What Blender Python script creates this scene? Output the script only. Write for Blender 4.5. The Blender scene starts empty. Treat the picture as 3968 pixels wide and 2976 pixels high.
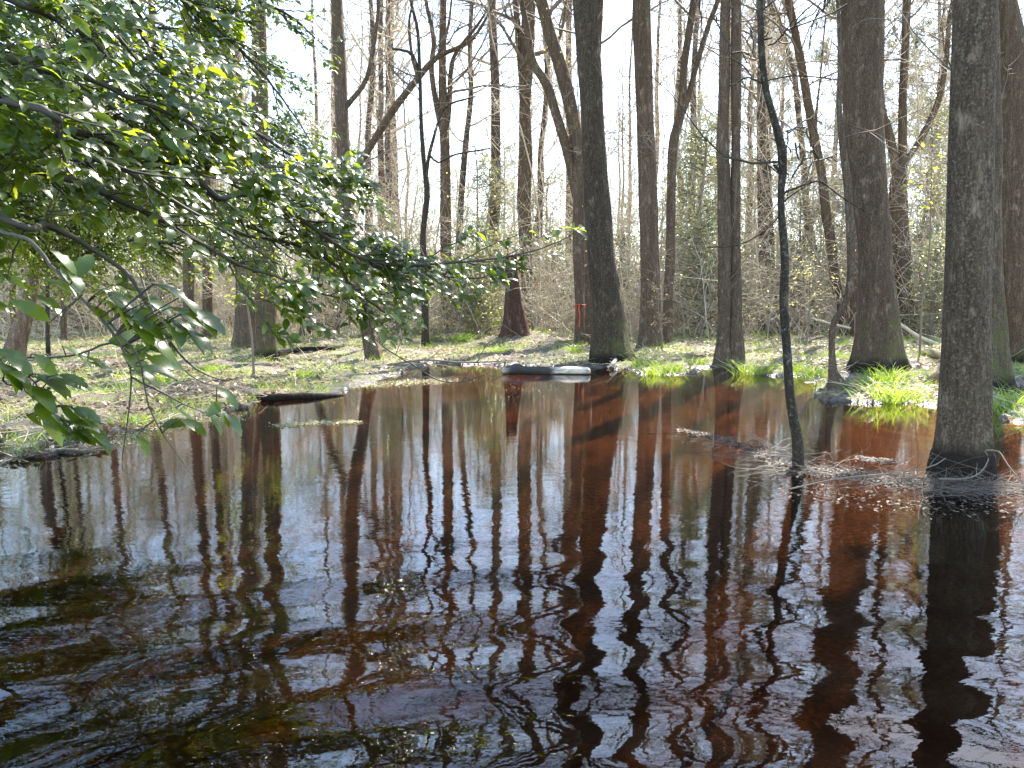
import bpy, math
import numpy as np
from mathutils import Vector
R = math.radians
rng = np.random.default_rng(7)

# ------------------------------------------------------------------ camera
SC = bpy.context.scene
PW, PH, F, VH, CZ = 3968.0, 2976.0, 3114.0, 1166.0, 1.1
PITCH = math.atan((PH/2-VH)/F)
cam_d = bpy.data.cameras.new('camera'); cam = bpy.data.objects.new('camera', cam_d)
SC.collection.objects.link(cam)
cam.location = (0, 0, CZ); cam.rotation_euler = (R(90)-PITCH, 0, 0)
cam_d.sensor_width = 36; cam_d.lens = 36*F/PW; cam_d.clip_start = .05; cam_d.clip_end = 2000
SC.camera = cam

# ------------------------------------------------------------------ light
SUN_AZ, SUN_EL = R(28), R(46)      # azimuth from +Y towards +X
w = bpy.data.worlds.new('World'); SC.world = w; w.use_nodes = True
wn = w.node_tree; bg = wn.nodes['Background']
sky = wn.nodes.new('ShaderNodeTexSky'); sky.sky_type = 'NISHITA'; sky.sun_disc = False
sky.sun_elevation = SUN_EL; sky.sun_rotation = SUN_AZ; sky.air_density = 1.0; sky.dust_density = .5
wn.links.new(sky.outputs[0], bg.inputs[0]); bg.inputs[1].default_value = .15
sd = bpy.data.lights.new('sun', 'SUN'); sun = bpy.data.objects.new('sun', sd); SC.collection.objects.link(sun)
sd.energy = 5.0; sd.angle = R(.5); sd.color = (1, .95, .86)
S = Vector((math.sin(SUN_AZ)*math.cos(SUN_EL), math.cos(SUN_AZ)*math.cos(SUN_EL), math.sin(SUN_EL)))
sun.rotation_euler = (-S).to_track_quat('-Z', 'Y').to_euler()
SC.view_settings.view_transform = 'Standard'; SC.view_settings.look = 'None'
SC.view_settings.gamma = 1; SC.view_settings.exposure = 2.45
SC.cycles.max_bounces = 8; SC.cycles.transparent_max_bounces = 12
SC.cycles.caustics_reflective = False

# ------------------------------------------------------------------ projection helpers (native photo px -> world)
cp, sp = math.cos(PITCH), math.sin(PITCH)
def ray(u, v):
    dx, dy = (u-PW/2)/F, (PH/2-v)/F
    return np.array((dx, cp+dy*sp, -sp+dy*cp))
def P(u, v, Y):
    d = ray(u, v); return np.array((0, 0, CZ))+d*(Y/d[1])
def YG(v, z=0.0):
    d = ray(PW/2, v); return (z-CZ)/d[2]*d[1]
def G(u, v, z=0.0):
    return P(u, v, YG(v, z))
def proj(p):
    p = np.atleast_2d(p)-np.array((0, 0, CZ))
    zc = p[:, 1]*cp-p[:, 2]*sp; yc = p[:, 1]*sp+p[:, 2]*cp
    return PW/2+F*p[:, 0]/zc, PH/2-F*yc/zc

# ------------------------------------------------------------------ materials
def M(name):
    m = bpy.data.materials.new(name); m.use_nodes = True
    nt = m.node_tree; return m, nt, nt.nodes['Principled BSDF']
def nd(nt, t, **kw):
    n = nt.nodes.new(t)
    for k, v in kw.items():
        if k.startswith('i_'): n.inputs[k[2:].replace('_', ' ')].default_value = v
        else: setattr(n, k, v)
    return n
def ramp(nt, fac, stops):
    r = nt.nodes.new('ShaderNodeValToRGB'); e = r.color_ramp.elements
    while len(e) < len(stops): e.new(.5)
    for a, (p, c) in zip(e, stops): a.position = p; a.color = (*c, 1)
    nt.links.new(fac, r.inputs[0]); return r
def mapping(nt, scale, coord='Object'):
    tc = nt.nodes.new('ShaderNodeTexCoord'); mp = nt.nodes.new('ShaderNodeMapping')
    mp.inputs['Scale'].default_value = scale; nt.links.new(tc.outputs[coord], mp.inputs[0]); return mp
def noise(nt, vec, scale, detail=4, rough=.55, dist=0.):
    n = nd(nt, 'ShaderNodeTexNoise'); n.inputs['Scale'].default_value = scale
    n.inputs['Detail'].default_value = detail; n.inputs['Roughness'].default_value = rough
    n.inputs['Distortion'].default_value = dist
    if vec is not None: nt.links.new(vec, n.inputs['Vector'])
    return n
def math_(nt, op, a, b=None, c=None, clamp=False):
    n = nt.nodes.new('ShaderNodeMath'); n.operation = op; n.use_clamp = clamp
    for i, x in enumerate((a, b, c)):
        if x is None: continue
        if isinstance(x, (int, float)): n.inputs[i].default_value = x
        else: nt.links.new(x, n.inputs[i])
    return n.outputs[0]
def mixc(nt, f, a, b):
    n = nt.nodes.new('ShaderNodeMix'); n.data_type = 'RGBA'
    for s, x in ((0, f), (6, a), (7, b)):
        if isinstance(x, (int, float)): n.inputs[s].default_value = x
        elif isinstance(x, tuple): n.inputs[s].default_value = (*x, 1)
        else: nt.links.new(x, n.inputs[s])
    return n.outputs[2]

def bark(name, c0, c1, c2, moss=0., lichen=0., wet=0., ridge=26, bump=.02):
    m, nt, b = M(name)
    mp = mapping(nt, (1, 1, .16))
    n1 = noise(nt, mp.outputs[0], ridge*1.3, 6, .68, 1.2)
    mp2 = mapping(nt, (1, 1, .5)); n2 = noise(nt, mp2.outputs[0], 3.2, 5, .65)
    tc = nt.nodes.new('ShaderNodeTexCoord'); sx = nd(nt, 'ShaderNodeSeparateXYZ'); nt.links.new(tc.outputs['Object'], sx.inputs[0])
    nw = noise(nt, tc.outputs['Object'], 5, 3, .6); va = nd(nt, 'ShaderNodeVectorMath', operation='MULTIPLY_ADD')
    nt.links.new(nw.outputs['Color'], va.inputs[0]); va.inputs[1].default_value = (.10, .10, .10); nt.links.new(mp.outputs[0], va.inputs[2])
    vo = nd(nt, 'ShaderNodeTexVoronoi', feature='DISTANCE_TO_EDGE'); vo.inputs['Scale'].default_value = ridge*.9
    nt.links.new(va.outputs[0], vo.inputs['Vector'])
    col = ramp(nt, n1.outputs[0], [(.33, c0), (.5, c1), (.66, c2)]).outputs[0]
    col = mixc(nt, math_(nt, 'MULTIPLY_ADD', n2.outputs[0], 2.2, -.75, True), tuple(x*.75 for x in c1), col)
    mp3 = mapping(nt, (1, 1, .10)); n8 = noise(nt, mp3.outputs[0], 8, 5, .7, 1.5)
    col = mixc(nt, ramp(nt, n8.outputs[0], [(.40, (1, 1, 1)), (.58, (0, 0, 0))]).outputs[0], col, tuple(x*.55 for x in c1))
    n9 = noise(nt, mp2.outputs[0], 9, 4, .7); col = mixc(nt, math_(nt, 'MULTIPLY', math_(nt, 'SUBTRACT', n9.outputs[0], .56, None, True), 6, None, True), col, tuple(x*1.05 for x in c2))
    crack = math_(nt, 'MULTIPLY', vo.outputs[0], 7, None, True)
    col = mixc(nt, math_(nt, 'MULTIPLY_ADD', crack, .45, .55), tuple(x*.8 for x in c0), col)
    ng = noise(nt, tc.outputs['Object'], 60, 3, .7); col = mixc(nt, math_(nt, 'MULTIPLY', math_(nt, 'SUBTRACT', ng.outputs[0], .5, None, True), 2.2, None, True), col, tuple(x*1.2 for x in c2))
    if lichen:
        n3 = noise(nt, tc.outputs['Object'], 30, 4, .75); f = math_(nt, 'MULTIPLY', math_(nt, 'SUBTRACT', n3.outputs[0], .56, None, True), lichen*9, None, True)
        n6 = noise(nt, tc.outputs['Object'], 2.5, 2, .5); f = math_(nt, 'MULTIPLY', f, math_(nt, 'MULTIPLY_ADD', n6.outputs[0], 3, -1, True))
        col = mixc(nt, f, col, (.26, .26, .17))
    if moss:
        n4 = noise(nt, tc.outputs['Object'], 5, 6, .72)
        hz = math_(nt, 'MULTIPLY_ADD', sx.outputs[2], -.55, 1.0, True)
        f = math_(nt, 'MULTIPLY', math_(nt, 'SUBTRACT', math_(nt, 'ADD', n4.outputs[0], math_(nt, 'MULTIPLY', math_(nt, 'ADD', hz, math_(nt, 'MINIMUM', math_(nt, 'MULTIPLY', sx.outputs[0], 1.2), .22)), .22)), .64, None, True), moss*9, None, True)
        col = mixc(nt, f, col, (.10, .11, .028))
    if wet:
        n5 = noise(nt, tc.outputs['Object'], 4, 3, .5)
        f = math_(nt, 'MULTIPLY', math_(nt, 'SUBTRACT', math_(nt, 'MULTIPLY_ADD', n5.outputs[0], .18, wet), sx.outputs[2], None, True), 9, None, True)
        col = mixc(nt, f, col, (.025, .017, .012))
    nt.links.new(col, b.inputs['Base Color']); b.inputs['Roughness'].default_value = .92
    b.inputs['Specular IOR Level'].default_value = .15
    bp = nd(nt, 'ShaderNodeBump'); bp.inputs['Distance'].default_value = bump; bp.inputs['Strength'].default_value = 1
    h = math_(nt, 'ADD', n1.outputs[0], math_(nt, 'MULTIPLY', math_(nt, 'MINIMUM', vo.outputs[0], .2), 1.6))
    nt.links.new(h, bp.inputs['Height']); nt.links.new(bp.outputs[0], b.inputs['Normal'])
    return m
def simple(name, c, rough=.8, var=.35, scale=8, spec=.3, trans=None):
    m, nt, b = M(name)
    tc = nt.nodes.new('ShaderNodeTexCoord'); n = noise(nt, tc.outputs['Object'], scale, 4)
    col = mixc(nt, n.outputs[0], tuple(x*(1-var) for x in c), tuple(x*(1+var) for x in c))
    nt.links.new(col, b.inputs['Base Color']); b.inputs['Roughness'].default_value = rough
    b.inputs['Specular IOR Level'].default_value = spec
    if trans: add_trans(nt, b, trans[0], trans[1], col)
    return m
def add_trans(nt, b, c, f, col=None):
    t = nd(nt, 'ShaderNodeBsdfTranslucent'); t.inputs[0].default_value = (*c, 1)
    mx = nd(nt, 'ShaderNodeMixShader'); mx.inputs[0].default_value = f
    nt.links.new(b.outputs[0], mx.inputs[1]); nt.links.new(t.outputs[0], mx.inputs[2])
    out = [n for n in nt.nodes if n.type == 'OUTPUT_MATERIAL'][0]; nt.links.new(mx.outputs[0], out.inputs[0])
def leafmat(name, c, tcol, f, rough=.3, spec=.6, var=.5):
    """leaf with a per-island random tint"""
    m, nt, b = M(name)
    g = nd(nt, 'ShaderNodeNewGeometry')
    col = mixc(nt, g.outputs['Random Per Island'], tuple(x*(1-var) for x in c), tuple(x*(1+var) for x in c))
    nt.links.new(col, b.inputs['Base Color']); b.inputs['Roughness'].default_value = rough
    b.inputs['Specular IOR Level'].default_value = spec
    add_trans(nt, b, tcol, f)
    t = [n for n in nt.nodes if n.type == 'BSDF_TRANSLUCENT'][0]
    rr = math_(nt, 'FRACT', math_(nt, 'MULTIPLY', g.outputs['Random Per Island'], 7.3))
    tc2 = mixc(nt, rr, tuple(x*.55 for x in tcol), (min(1, tcol[0]*1.5), tcol[1]*1.15, tcol[2]))
    nt.links.new(tc2, t.inputs[0])
    return m

B_GREY = bark('bark_grey', (.052, .033, .020), (.165, .112, .072), (.32, .232, .155), moss=.12, ridge=26, bump=.03)
B_MOSS = bark('bark_mossy', (.045, .029, .018), (.145, .098, .060), (.29, .21, .135), moss=.5, ridge=26, bump=.03, lichen=.2, wet=.10)
B_LICH = bark('bark_lichened', (.043, .028, .017), (.145, .098, .062), (.29, .21, .14), moss=.25, lichen=.5, wet=.62, ridge=36, bump=.02)
B_DARK = bark('bark_dark', (.022, .016, .011), (.062, .047, .032), (.14, .112, .078), lichen=.7, wet=.1, ridge=50, bump=.006)
B_SNAG = bark('bark_snag', (.04, .017, .011), (.11, .055, .036), (.24, .15, .105), ridge=16, bump=.04)
B_DEEP = bark('bark_deep', (.026, .018, .012), (.088, .062, .040), (.20, .148, .098), moss=.5, lichen=.3, wet=.10, ridge=24, bump=.03)
B_PEEL = bark('bark_peeling', (.06, .035, .022), (.20, .13, .085), (.36, .27, .19), ridge=12, bump=.03)
B_FAR = bark('bark_far', (.05, .037, .026), (.12, .09, .065), (.22, .175, .13), ridge=20)
TWIG = simple('twig_bark', (.20, .155, .11), .8, .4, 5)
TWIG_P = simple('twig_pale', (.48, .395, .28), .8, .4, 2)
TWIG_W = simple('twig_wet', (.13, .095, .065), .6, .6, 6)
TWIG_D = simple('twig_dark', (.055, .045, .03), .7, .4, 9)
HOLLY = leafmat('holly_leaf', (.026, .054, .005), (.42, .62, .03), .50, .30, .65)
HOLLY_Y = leafmat('holly_leaf_bright', (.07, .14, .015), (.48, .66, .04), .55, .4, .5)
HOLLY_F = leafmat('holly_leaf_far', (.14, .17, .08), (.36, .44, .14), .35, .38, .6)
PINE = leafmat('pine_needles', (.08, .11, .06), (.18, .24, .09), .3, .5, .4)
BUD = leafmat('vine_leaf', (.42, .38, .12), (.62, .58, .18), .45, .6, .3, .35)
PALE = leafmat('pale_young_leaf', (.45, .42, .16), (.75, .72, .28), .5, .6, .3, .3)
SPRING = leafmat('spring_leaf', (.22, .30, .04), (.50, .62, .06), .5, .5, .3)
GRASS = leafmat('grass_blade', (.13, .24, .035), (.40, .62, .07), .45, .45, .4, .4)
LITTER = leafmat('leaf_litter', (.22, .155, .095), (.32, .22, .11), .2, .5, .5, .85)

# ------------------------------------------------------------------ mesh tools
class MB:
    def __init__(s): s.v, s.q, s.t, s.n = [], [], [], 0
    def add(s, V, Q=None, T=None):
        V = np.asarray(V, float).reshape(-1, 3)
        if Q is not None and len(Q): s.q.append(np.asarray(Q, int).reshape(-1, 4)+s.n)
        if T is not None and len(T): s.t.append(np.asarray(T, int).reshape(-1, 3)+s.n)
        s.v.append(V); s.n += len(V)
    def tubes(s, pts, rad, k=3):
        """pts (m,n,3), rad (m,n)"""
        pts = np.asarray(pts, float); rad = np.asarray(rad, float)
        if pts.ndim == 2: pts = pts[None]; rad = rad[None]
        m, n = rad.shape
        if m == 0: return
        T = np.gradient(pts, axis=1); T /= np.linalg.norm(T, axis=2, keepdims=True)+1e-9
        mean = T.mean(1); ref = np.where(np.abs(mean[:, 2:3]) < .8, np.array([[0, 0, 1.]]), np.array([[1., 0, 0]]))
        A = np.cross(T, ref[:, None, :]); A /= np.linalg.norm(A, axis=2, keepdims=True)+1e-9
        Bv = np.cross(T, A); th = np.arange(k)*2*math.pi/k
        V = pts[:, :, None, :]+rad[:, :, None, None]*(np.cos(th)[None, None, :, None]*A[:, :, None, :]+np.sin(th)[None, None, :, None]*Bv[:, :, None, :])
        i = np.arange(n-1)[:, None]*k; j = np.arange(k)[None, :]; j2 = (j+1) % k
        q = np.stack([i+j, i+j2, i+k+j2, i+k+j], -1).reshape(-1, 4)
        Q = (q[None]+(np.arange(m)*n*k)[:, None, None]).reshape(-1, 4)
        s.add(V.reshape(-1, 3), Q)
    def build(s, name, mat, parent=None, origin=None, smooth=True):
        V = np.concatenate(s.v) if s.v else np.zeros((0, 3))
        if origin is None: origin = np.array(parent.location) if parent is not None and 'wl' in parent else np.zeros(3)
        if parent is not None and origin is not None: V = V-np.asarray(origin)
        me = bpy.data.meshes.new(name)
        q = np.concatenate(s.q) if s.q else np.zeros((0, 4), int); t = np.concatenate(s.t) if s.t else np.zeros((0, 3), int)
        li = np.concatenate([q.ravel(), t.ravel()]).astype(np.int32)
        ls = np.concatenate([np.arange(len(q))*4, len(q)*4+np.arange(len(t))*3]).astype(np.int32)
        me.vertices.add(len(V)); me.vertices.foreach_set('co', V.astype(np.float32).ravel())
        me.loops.add(len(li)); me.loops.foreach_set('vertex_index', li)
        me.polygons.add(len(ls)); me.polygons.foreach_set('loop_start', ls)
        me.update(calc_edges=True)
        if smooth: me.shade_smooth()
        me.materials.append(mat)
        o = bpy.data.objects.new(name, me); SC.collection.objects.link(o)
        if parent is not None: o.parent = parent
        return o
def nrm(a): return a/(np.linalg.norm(a, axis=-1, keepdims=True)+1e-9)
def grow(st, d, L, r, n=5, wob=.25, up=.1, end=.3):
    m = len(st); pts = np.zeros((m, n, 3)); pts[:, 0] = st; d = nrm(d)
    upv = np.array((0, 0, 1.)) if np.isscalar(up) else np.asarray(up, float)
    us = up if np.isscalar(up) else 1.
    for i in range(1, n):
        d = nrm(d+rng.normal(0, wob, (m, 3))+upv*us)
        pts[:, i] = pts[:, i-1]+d*(L/(n-1))[:, None]
    rad = r[:, None]*np.linspace(1, end, n)[None]
    return pts, rad
def spawn(pts, rad, c, t0=.25, t1=1., ang=(35, 75), lf=(.3, .6), rf=.55, n=5, wob=.25, up=.1, Lp=None):
    m, k, _ = pts.shape
    idx = np.repeat(np.arange(m), c); t = rng.uniform(t0, t1, len(idx))*(k-1.001)
    i = t.astype(int); f = (t-i)[:, None]
    st = pts[idx, i]*(1-f)+pts[idx, i+1]*f; tan = nrm(pts[idx, i+1]-pts[idx, i])
    r = rad[idx, i]*rf
    perp = nrm(np.cross(tan, rng.normal(0, 1, (len(idx), 3)))); a = np.radians(rng.uniform(*ang, len(idx)))[:, None]
    d = tan*np.cos(a)+perp*np.sin(a)
    if Lp is None: Lp = np.linalg.norm(np.diff(pts, axis=1), axis=2).sum(1)
    L = Lp[idx]*rng.uniform(*lf, len(idx))*(1.15-.5*t/(k-1))
    return grow(st, d, L, r, n, wob, up)
def leafs(mb, pos, axis, nor, size, kind='holly', wf=.45):
    """places leaf shapes; pos,axis,nor (m,3)"""
    m = len(pos)
    if m == 0: return
    axis = nrm(axis); side = nrm(np.cross(axis, nor)); up = np.cross(side, axis)
    if kind == 'holly':     # spiny outline, folded on the midrib and arched
        xs = [0, .14, .24, .36, .48, .58, .70, .80, 1.]
        ws = [.03, .60, .74, 1.0, .90, 1.0, .72, .60, .0]
        C = [(x, 0, .10*math.sin(x*3.1)-.0) for x in xs]; mid = C
        Lf = [(x+(.03 if i % 2 else 0), wv*.5*wf/.45*.44, .10*math.sin(x*3.1)+.03*wv+(.012 if i % 2 else -.008)) for i, (x, wv) in enumerate(zip(xs, ws))]
        Rt = [(x, -y, z) for x, y, z in Lf]
        T = np.array(Lf+mid+Rt); k = len(xs); Q = []
        for i in range(k-1): Q += [(i, i+1, k+i+1, k+i), (k+i, k+i+1, 2*k+i+1, 2*k+i)]
        Q = np.array(Q); Tr = None
    elif kind == 'mid':
        T = np.array([(0, 0, 0), (.3, wf*.5, .05), (.3, 0, .04), (.3, -wf*.5, .05), (.72, wf*.38, .03), (.72, 0, .03), (.72, -wf*.38, .03), (1, 0, -.06)])
        Q = np.array([(1, 4, 5, 2), (2, 5, 6, 3)]); Tr = np.array([(0, 1, 2), (0, 2, 3), (4, 7, 5), (5, 7, 6)])
    else:
        T = np.array([(0, 0, 0), (.5, wf*.5, .04), (1, 0, 0), (.5, -wf*.5, .04)]); Q = np.array([(0, 3, 2, 1)]); Tr = None
    V = pos[:, None, :]+size[:, None, None]*(T[None, :, 0:1]*axis[:, None]+T[None, :, 1:2]*side[:, None]+T[None, :, 2:3]*up[:, None])
    off = (np.arange(m)*len(T))[:, None, None]
    mb.add(V.reshape(-1, 3), (Q[None]+off).reshape(-1, 4), None if Tr is None else (Tr[None]+off).reshape(-1, 3))
def spline(pts, step):
    """Catmull-Rom through rows of pts (any columns), resampled about every step metres"""
    p = np.asarray(pts, float); p = np.vstack([2*p[0]-p[1], p, 2*p[-1]-p[-2]]); out = []
    for i in range(1, len(p)-2):
        L = np.linalg.norm((p[i+1]-p[i])[:3]); n = max(2, int(L/step)); t = np.linspace(0, 1, n, endpoint=False)[:, None]
        a, b, c, d = p[i-1], p[i], p[i+1], p[i+2]
        out.append(.5*((2*b)+(-a+c)*t+(2*a-5*b+4*c-d)*t*t+(-a+3*b-3*c+d)*t**3))
    out.append(p[-2][None]); return np.vstack(out)

def tag(o, label=None, cat=None, group=None, kind=None):
    for k, v in (('label', label), ('category', cat), ('group', group), ('kind', kind)):
        if v: o[k] = v
    return o
def thing(name, loc, label, cat, group=None):
    o = bpy.data.objects.new(name, None); SC.collection.objects.link(o); o.location = tuple(float(x) for x in loc)
    o.empty_display_size = .2; o['wl'] = 1; return tag(o, label, cat, group)
def copy_tree(o, loc, rz=0, s=1.):
    c = o.copy(); SC.collection.objects.link(c); c.location = loc; c.rotation_euler = (0, 0, rz); c.scale = (s, s, s)
    for ch in o.children:
        d = ch.copy(); d.parent = c; SC.collection.objects.link(d)
    return c

# ------------------------------------------------------------------ ground height
shore_px = [(-700, 1840), (0, 1808), (374, 1753), (452, 1690), (693, 1633), (844, 1606), (1085, 1545), (1320, 1530), (1374, 1510),
            (1480, 1470), (1561, 1428), (1682, 1408), (1898, 1416), (2060, 1420), (2284, 1424), (2465, 1446), (2640, 1455), (2760, 1424), (2880, 1428),
            (2911, 1446), (3140, 1464), (3164, 1542), (3212, 1560), (3303, 1548), (3350, 1566), (3635, 1566), (3850, 1560), (3968, 1500)]
land = [tuple(G(u, v)[:2]) for u, v in shore_px]+[(9, 9.6), (14, 8), (24, 6), (60, 4), (200, 0), (200, 400), (-200, 400), (-200, 2), (-12, 3.5)]
isl = [tuple(G(u, v)[:2]) for u, v in ((3860, 1560), (3900, 1620), (4000, 1640), (4150, 1640), (4200, 1560), (4020, 1545))]
land, isl = np.array(land), np.array(isl)
def sdist(x, y, poly):
    d = np.full(x.shape, 1e9); ins = np.zeros(x.shape, bool); n = len(poly)
    for i in range(n):
        a, b = poly[i], poly[(i+1) % n]; e = b-a
        t = np.clip(((x-a[0])*e[0]+(y-a[1])*e[1])/(e@e), 0, 1)
        d = np.minimum(d, np.hypot(x-a[0]-t*e[0], y-a[1]-t*e[1]))
        if a[1] != b[1]:
            c = ((a[1] > y) != (b[1] > y)) & (x < (b[0]-a[0])*(y-a[1])/(b[1]-a[1])+a[0]); ins ^= c
    return np.where(ins, d, -d)
def wob(x, y, s, seed):
    """cheap smooth value noise from sines"""
    g = np.random.default_rng(seed); o = 0
    for i in range(7):
        a = g.uniform(0, 6.28); k = s*g.uniform(.6, 1.9); o = o+np.sin((x*math.cos(a)+y*math.sin(a))*k+g.uniform(0, 6.28))
    return o/3.5
def height(x, y):
    x, y = np.asarray(x, float), np.asarray(y, float)
    d = np.maximum(sdist(x, y, land), sdist(x, y, isl))+wob(x, y, 4.5, 1)*.14+wob(x, y, 13, 2)*.07
    hl = .015+.055*(1-np.exp(-np.maximum(d, 0)/.7))+.05*np.clip((d-1.0)/6, 0, 1)+.055*wob(x, y, 1.7, 3)*np.clip(d/1.5, 0, 1)+.028*wob(x, y, 6, 4)+.014*wob(x, y, 19, 5)
    hl = hl+.006*np.clip(y-20, 0, 200)
    # the snag's leaf mound
    s = G(2010, 1345, 0); hl = hl+.22*np.exp(-(((x-s[0]-.25)/.9)**2+((y-s[1])/.8)**2))
    hw = -.02-.30*(1-np.exp(np.minimum(d, 0)/.45))-.6*np.clip((8.2-y-.9*x)/3.5, 0, 1)+.02*wob(x, y, 3, 6)*np.clip(-d, 0, 1)
    return np.where(d > 0, hl, hw)
def Hs(x, y): return float(height(np.array([x]), np.array([y]))[0])
def axis_(lo, a, b, hi, fine, coarse):
    mid = np.arange(a, b, fine); out1 = [b]; st = fine
    while out1[-1] < hi: st = min(st*1.12, coarse); out1.append(out1[-1]+st)
    out0 = [a]; st = fine
    while out0[-1] > lo: st = min(st*1.12, coarse); out0.append(out0[-1]-st)
    return np.concatenate([out0[::-1][:-1], mid, out1])
gx = axis_(-190, -8, 8, 190, .055, 8); gy = axis_(-60, 4.3, 16, 380, .055, 8)
X, Y = np.meshgrid(gx, gy); Z = height(X, Y)
nx, ny = len(gx), len(gy); i = np.arange(ny-1)[:, None]*nx+np.arange(nx-1)[None]
mb = MB(); mb.add(np.stack([X, Y, Z], -1).reshape(-1, 3), np.stack([i, i+1, i+nx+1, i+nx], -1).reshape(-1, 4))
gm, nt, b = M('swamp_ground')
tc = nt.nodes.new('ShaderNodeTexCoord'); pz = nd(nt, 'ShaderNodeSeparateXYZ'); nt.links.new(tc.outputs['Object'], pz.inputs[0])
nA = noise(nt, tc.outputs['Object'], 28, 8, .7, 1.5); nB = noise(nt, tc.outputs['Object'], 1.3, 4, .6); nC = noise(nt, tc.outputs['Object'], 4, 6, .7)
vor = nd(nt, 'ShaderNodeTexVoronoi'); vor.inputs['Scale'].default_value = 26; nt.links.new(tc.outputs['Object'], vor.inputs['Vector'])
lit = ramp(nt, nA.outputs[0], [(.34, (.03, .02, .014)), (.5, (.14, .10, .068)), (.68, (.36, .29, .21))]).outputs[0]
lit = mixc(nt, .45, lit, mixc(nt, vor.outputs['Color'], (.06, .04, .025), (.36, .28, .20)))
nP = noise(nt, tc.outputs['Object'], 1.1, 6, .68); lit = mixc(nt, ramp(nt, nP.outputs[0], [(.42, (0, 0, 0)), (.56, (1, 1, 1))]).outputs[0], mixc(nt, nA.outputs[0], (.035, .024, .016), (.13, .095, .065)), lit)
mossf = math_(nt, 'MULTIPLY', math_(nt, 'SUBTRACT', nC.outputs[0], .48, None, True), 6, None, True)
lit = mixc(nt, math_(nt, 'MULTIPLY', mossf, .8), lit, mixc(nt, nA.outputs[0], (.10, .12, .02), (.26, .29, .05)))
wetf = math_(nt, 'SUBTRACT', 1., math_(nt, 'MULTIPLY', math_(nt, 'ADD', pz.outputs[2], math_(nt, 'MULTIPLY_ADD', nC.outputs[0], .05, -.045)), 30, None, True), None, True)
bed = ramp(nt, nA.outputs[0], [(.3, (.025, .015, .010)), (.55, (.085, .050, .028)), (.8, (.20, .12, .07))]).outputs[0]
bedn = noise(nt, tc.outputs['Object'], 2.6, 7, .72, .8)
bed = mixc(nt, ramp(nt, bedn.outputs[0], [(.35, (0, 0, 0)), (.65, (1, 1, 1))]).outputs[0], mixc(nt, .55, bed, (.03, .014, .008)), bed)
bed = mixc(nt, math_(nt, 'MULTIPLY', math_(nt, 'SUBTRACT', -.30, math_(nt, 'ADD', pz.outputs[2], math_(nt, 'MULTIPLY_ADD', bedn.outputs[0], .16, -.08)), None, True), 4, None, True), bed, (.005, .0045, .004))  # light lost in the deeper water, painted as near-black bed colour
isbed = math_(nt, 'LESS_THAN', pz.outputs[2], -.012)
mud = mixc(nt, nA.outputs[0], (.035, .026, .018), (.14, .105, .075))
col = mixc(nt, wetf, lit, mud); col = mixc(nt, isbed, col, bed)
nt.links.new(col, b.inputs['Base Color'])
nt.links.new(math_(nt, 'MULTIPLY_ADD', wetf, -.62, .9), b.inputs['Roughness'])
bp = nd(nt, 'ShaderNodeBump'); bp.inputs['Distance'].default_value = .03
nt.links.new(math_(nt, 'ADD', nA.outputs[0], math_(nt, 'MULTIPLY', vor.outputs[0], .5)), bp.inputs['Height']); nt.links.new(bp.outputs[0], b.inputs['Normal'])
tag(mb.build('ground', gm), kind='structure')

# ------------------------------------------------------------------ water
wm, nt, b = M('tannin_water'); nt.nodes.remove(b)
geo = nd(nt, 'ShaderNodeNewGeometry'); sx = nd(nt, 'ShaderNodeSeparateXYZ'); nt.links.new(geo.outputs['Position'], sx.inputs[0])
def ring(cx, cy, lam, amp, r0, fall, wv, wscale):
    dx = math_(nt, 'SUBTRACT', sx.outputs[0], cx); dy = math_(nt, 'SUBTRACT', sx.outputs[1], cy)
    d = math_(nt, 'SQRT', math_(nt, 'ADD', math_(nt, 'MULTIPLY', dx, dx), math_(nt, 'MULTIPLY', dy, dy)))
    nn = noise(nt, geo.outputs['Position'], wscale, 2, .5)
    ph = math_(nt, 'ADD', math_(nt, 'MULTIPLY', d, 2*math.pi/lam), math_(nt, 'MULTIPLY', nn.outputs[0], wv))
    a = math_(nt, 'MULTIPLY', math_(nt, 'POWER', math_(nt, 'MULTIPLY', math_(nt, 'SUBTRACT', r0+fall, d), 1/fall, None, True), 2.), amp)
    return math_(nt, 'MULTIPLY', math_(nt, 'SINE', ph), a)
hgt = ring(.15, .35, 0.47, .0095, 1.4, 2.9, 1.3, .7)
hgt = math_(nt, 'ADD', hgt, ring(-2.1, .4, .38, .0022, 1.4, 3.0, 1.3, .7))
hgt = math_(nt, 'ADD', hgt, ring(1.0, 0, .19, .0006, 1.5, 4, 4, 1.5))
mpw = mapping(nt, (.55, 1, 1)); 
n1 = noise(nt, mpw.outputs[0], 9, 3, .5); n2 = noise(nt, mpw.outputs[0], 34, 2, .5)
hgt = math_(nt, 'ADD', hgt, math_(nt, 'MULTIPLY', n1.outputs[0], .0009))
hgt = math_(nt, 'ADD', hgt, math_(nt, 'MULTIPLY', n2.outputs[0], .00027))
bp = nd(nt, 'ShaderNodeBump'); bp.inputs['Distance'].default_value = 1.; bp.inputs['Strength'].default_value = 1.; nt.links.new(hgt, bp.inputs['Height'])
fr = nd(nt, 'ShaderNodeFresnel'); fr.inputs[0].default_value = 1.33; nt.links.new(bp.outputs[0], fr.inputs['Normal'])
gl = nd(nt, 'ShaderNodeBsdfGlossy'); gl.inputs['Roughness'].default_value = .0; nt.links.new(bp.outputs[0], gl.inputs['Normal'])
gl.inputs[0].default_value = (1, 1, 1, 1)
tr = nd(nt, 'ShaderNodeBsdfTransparent'); tr.inputs[0].default_value = (.54, .30, .14, 1)
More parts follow.
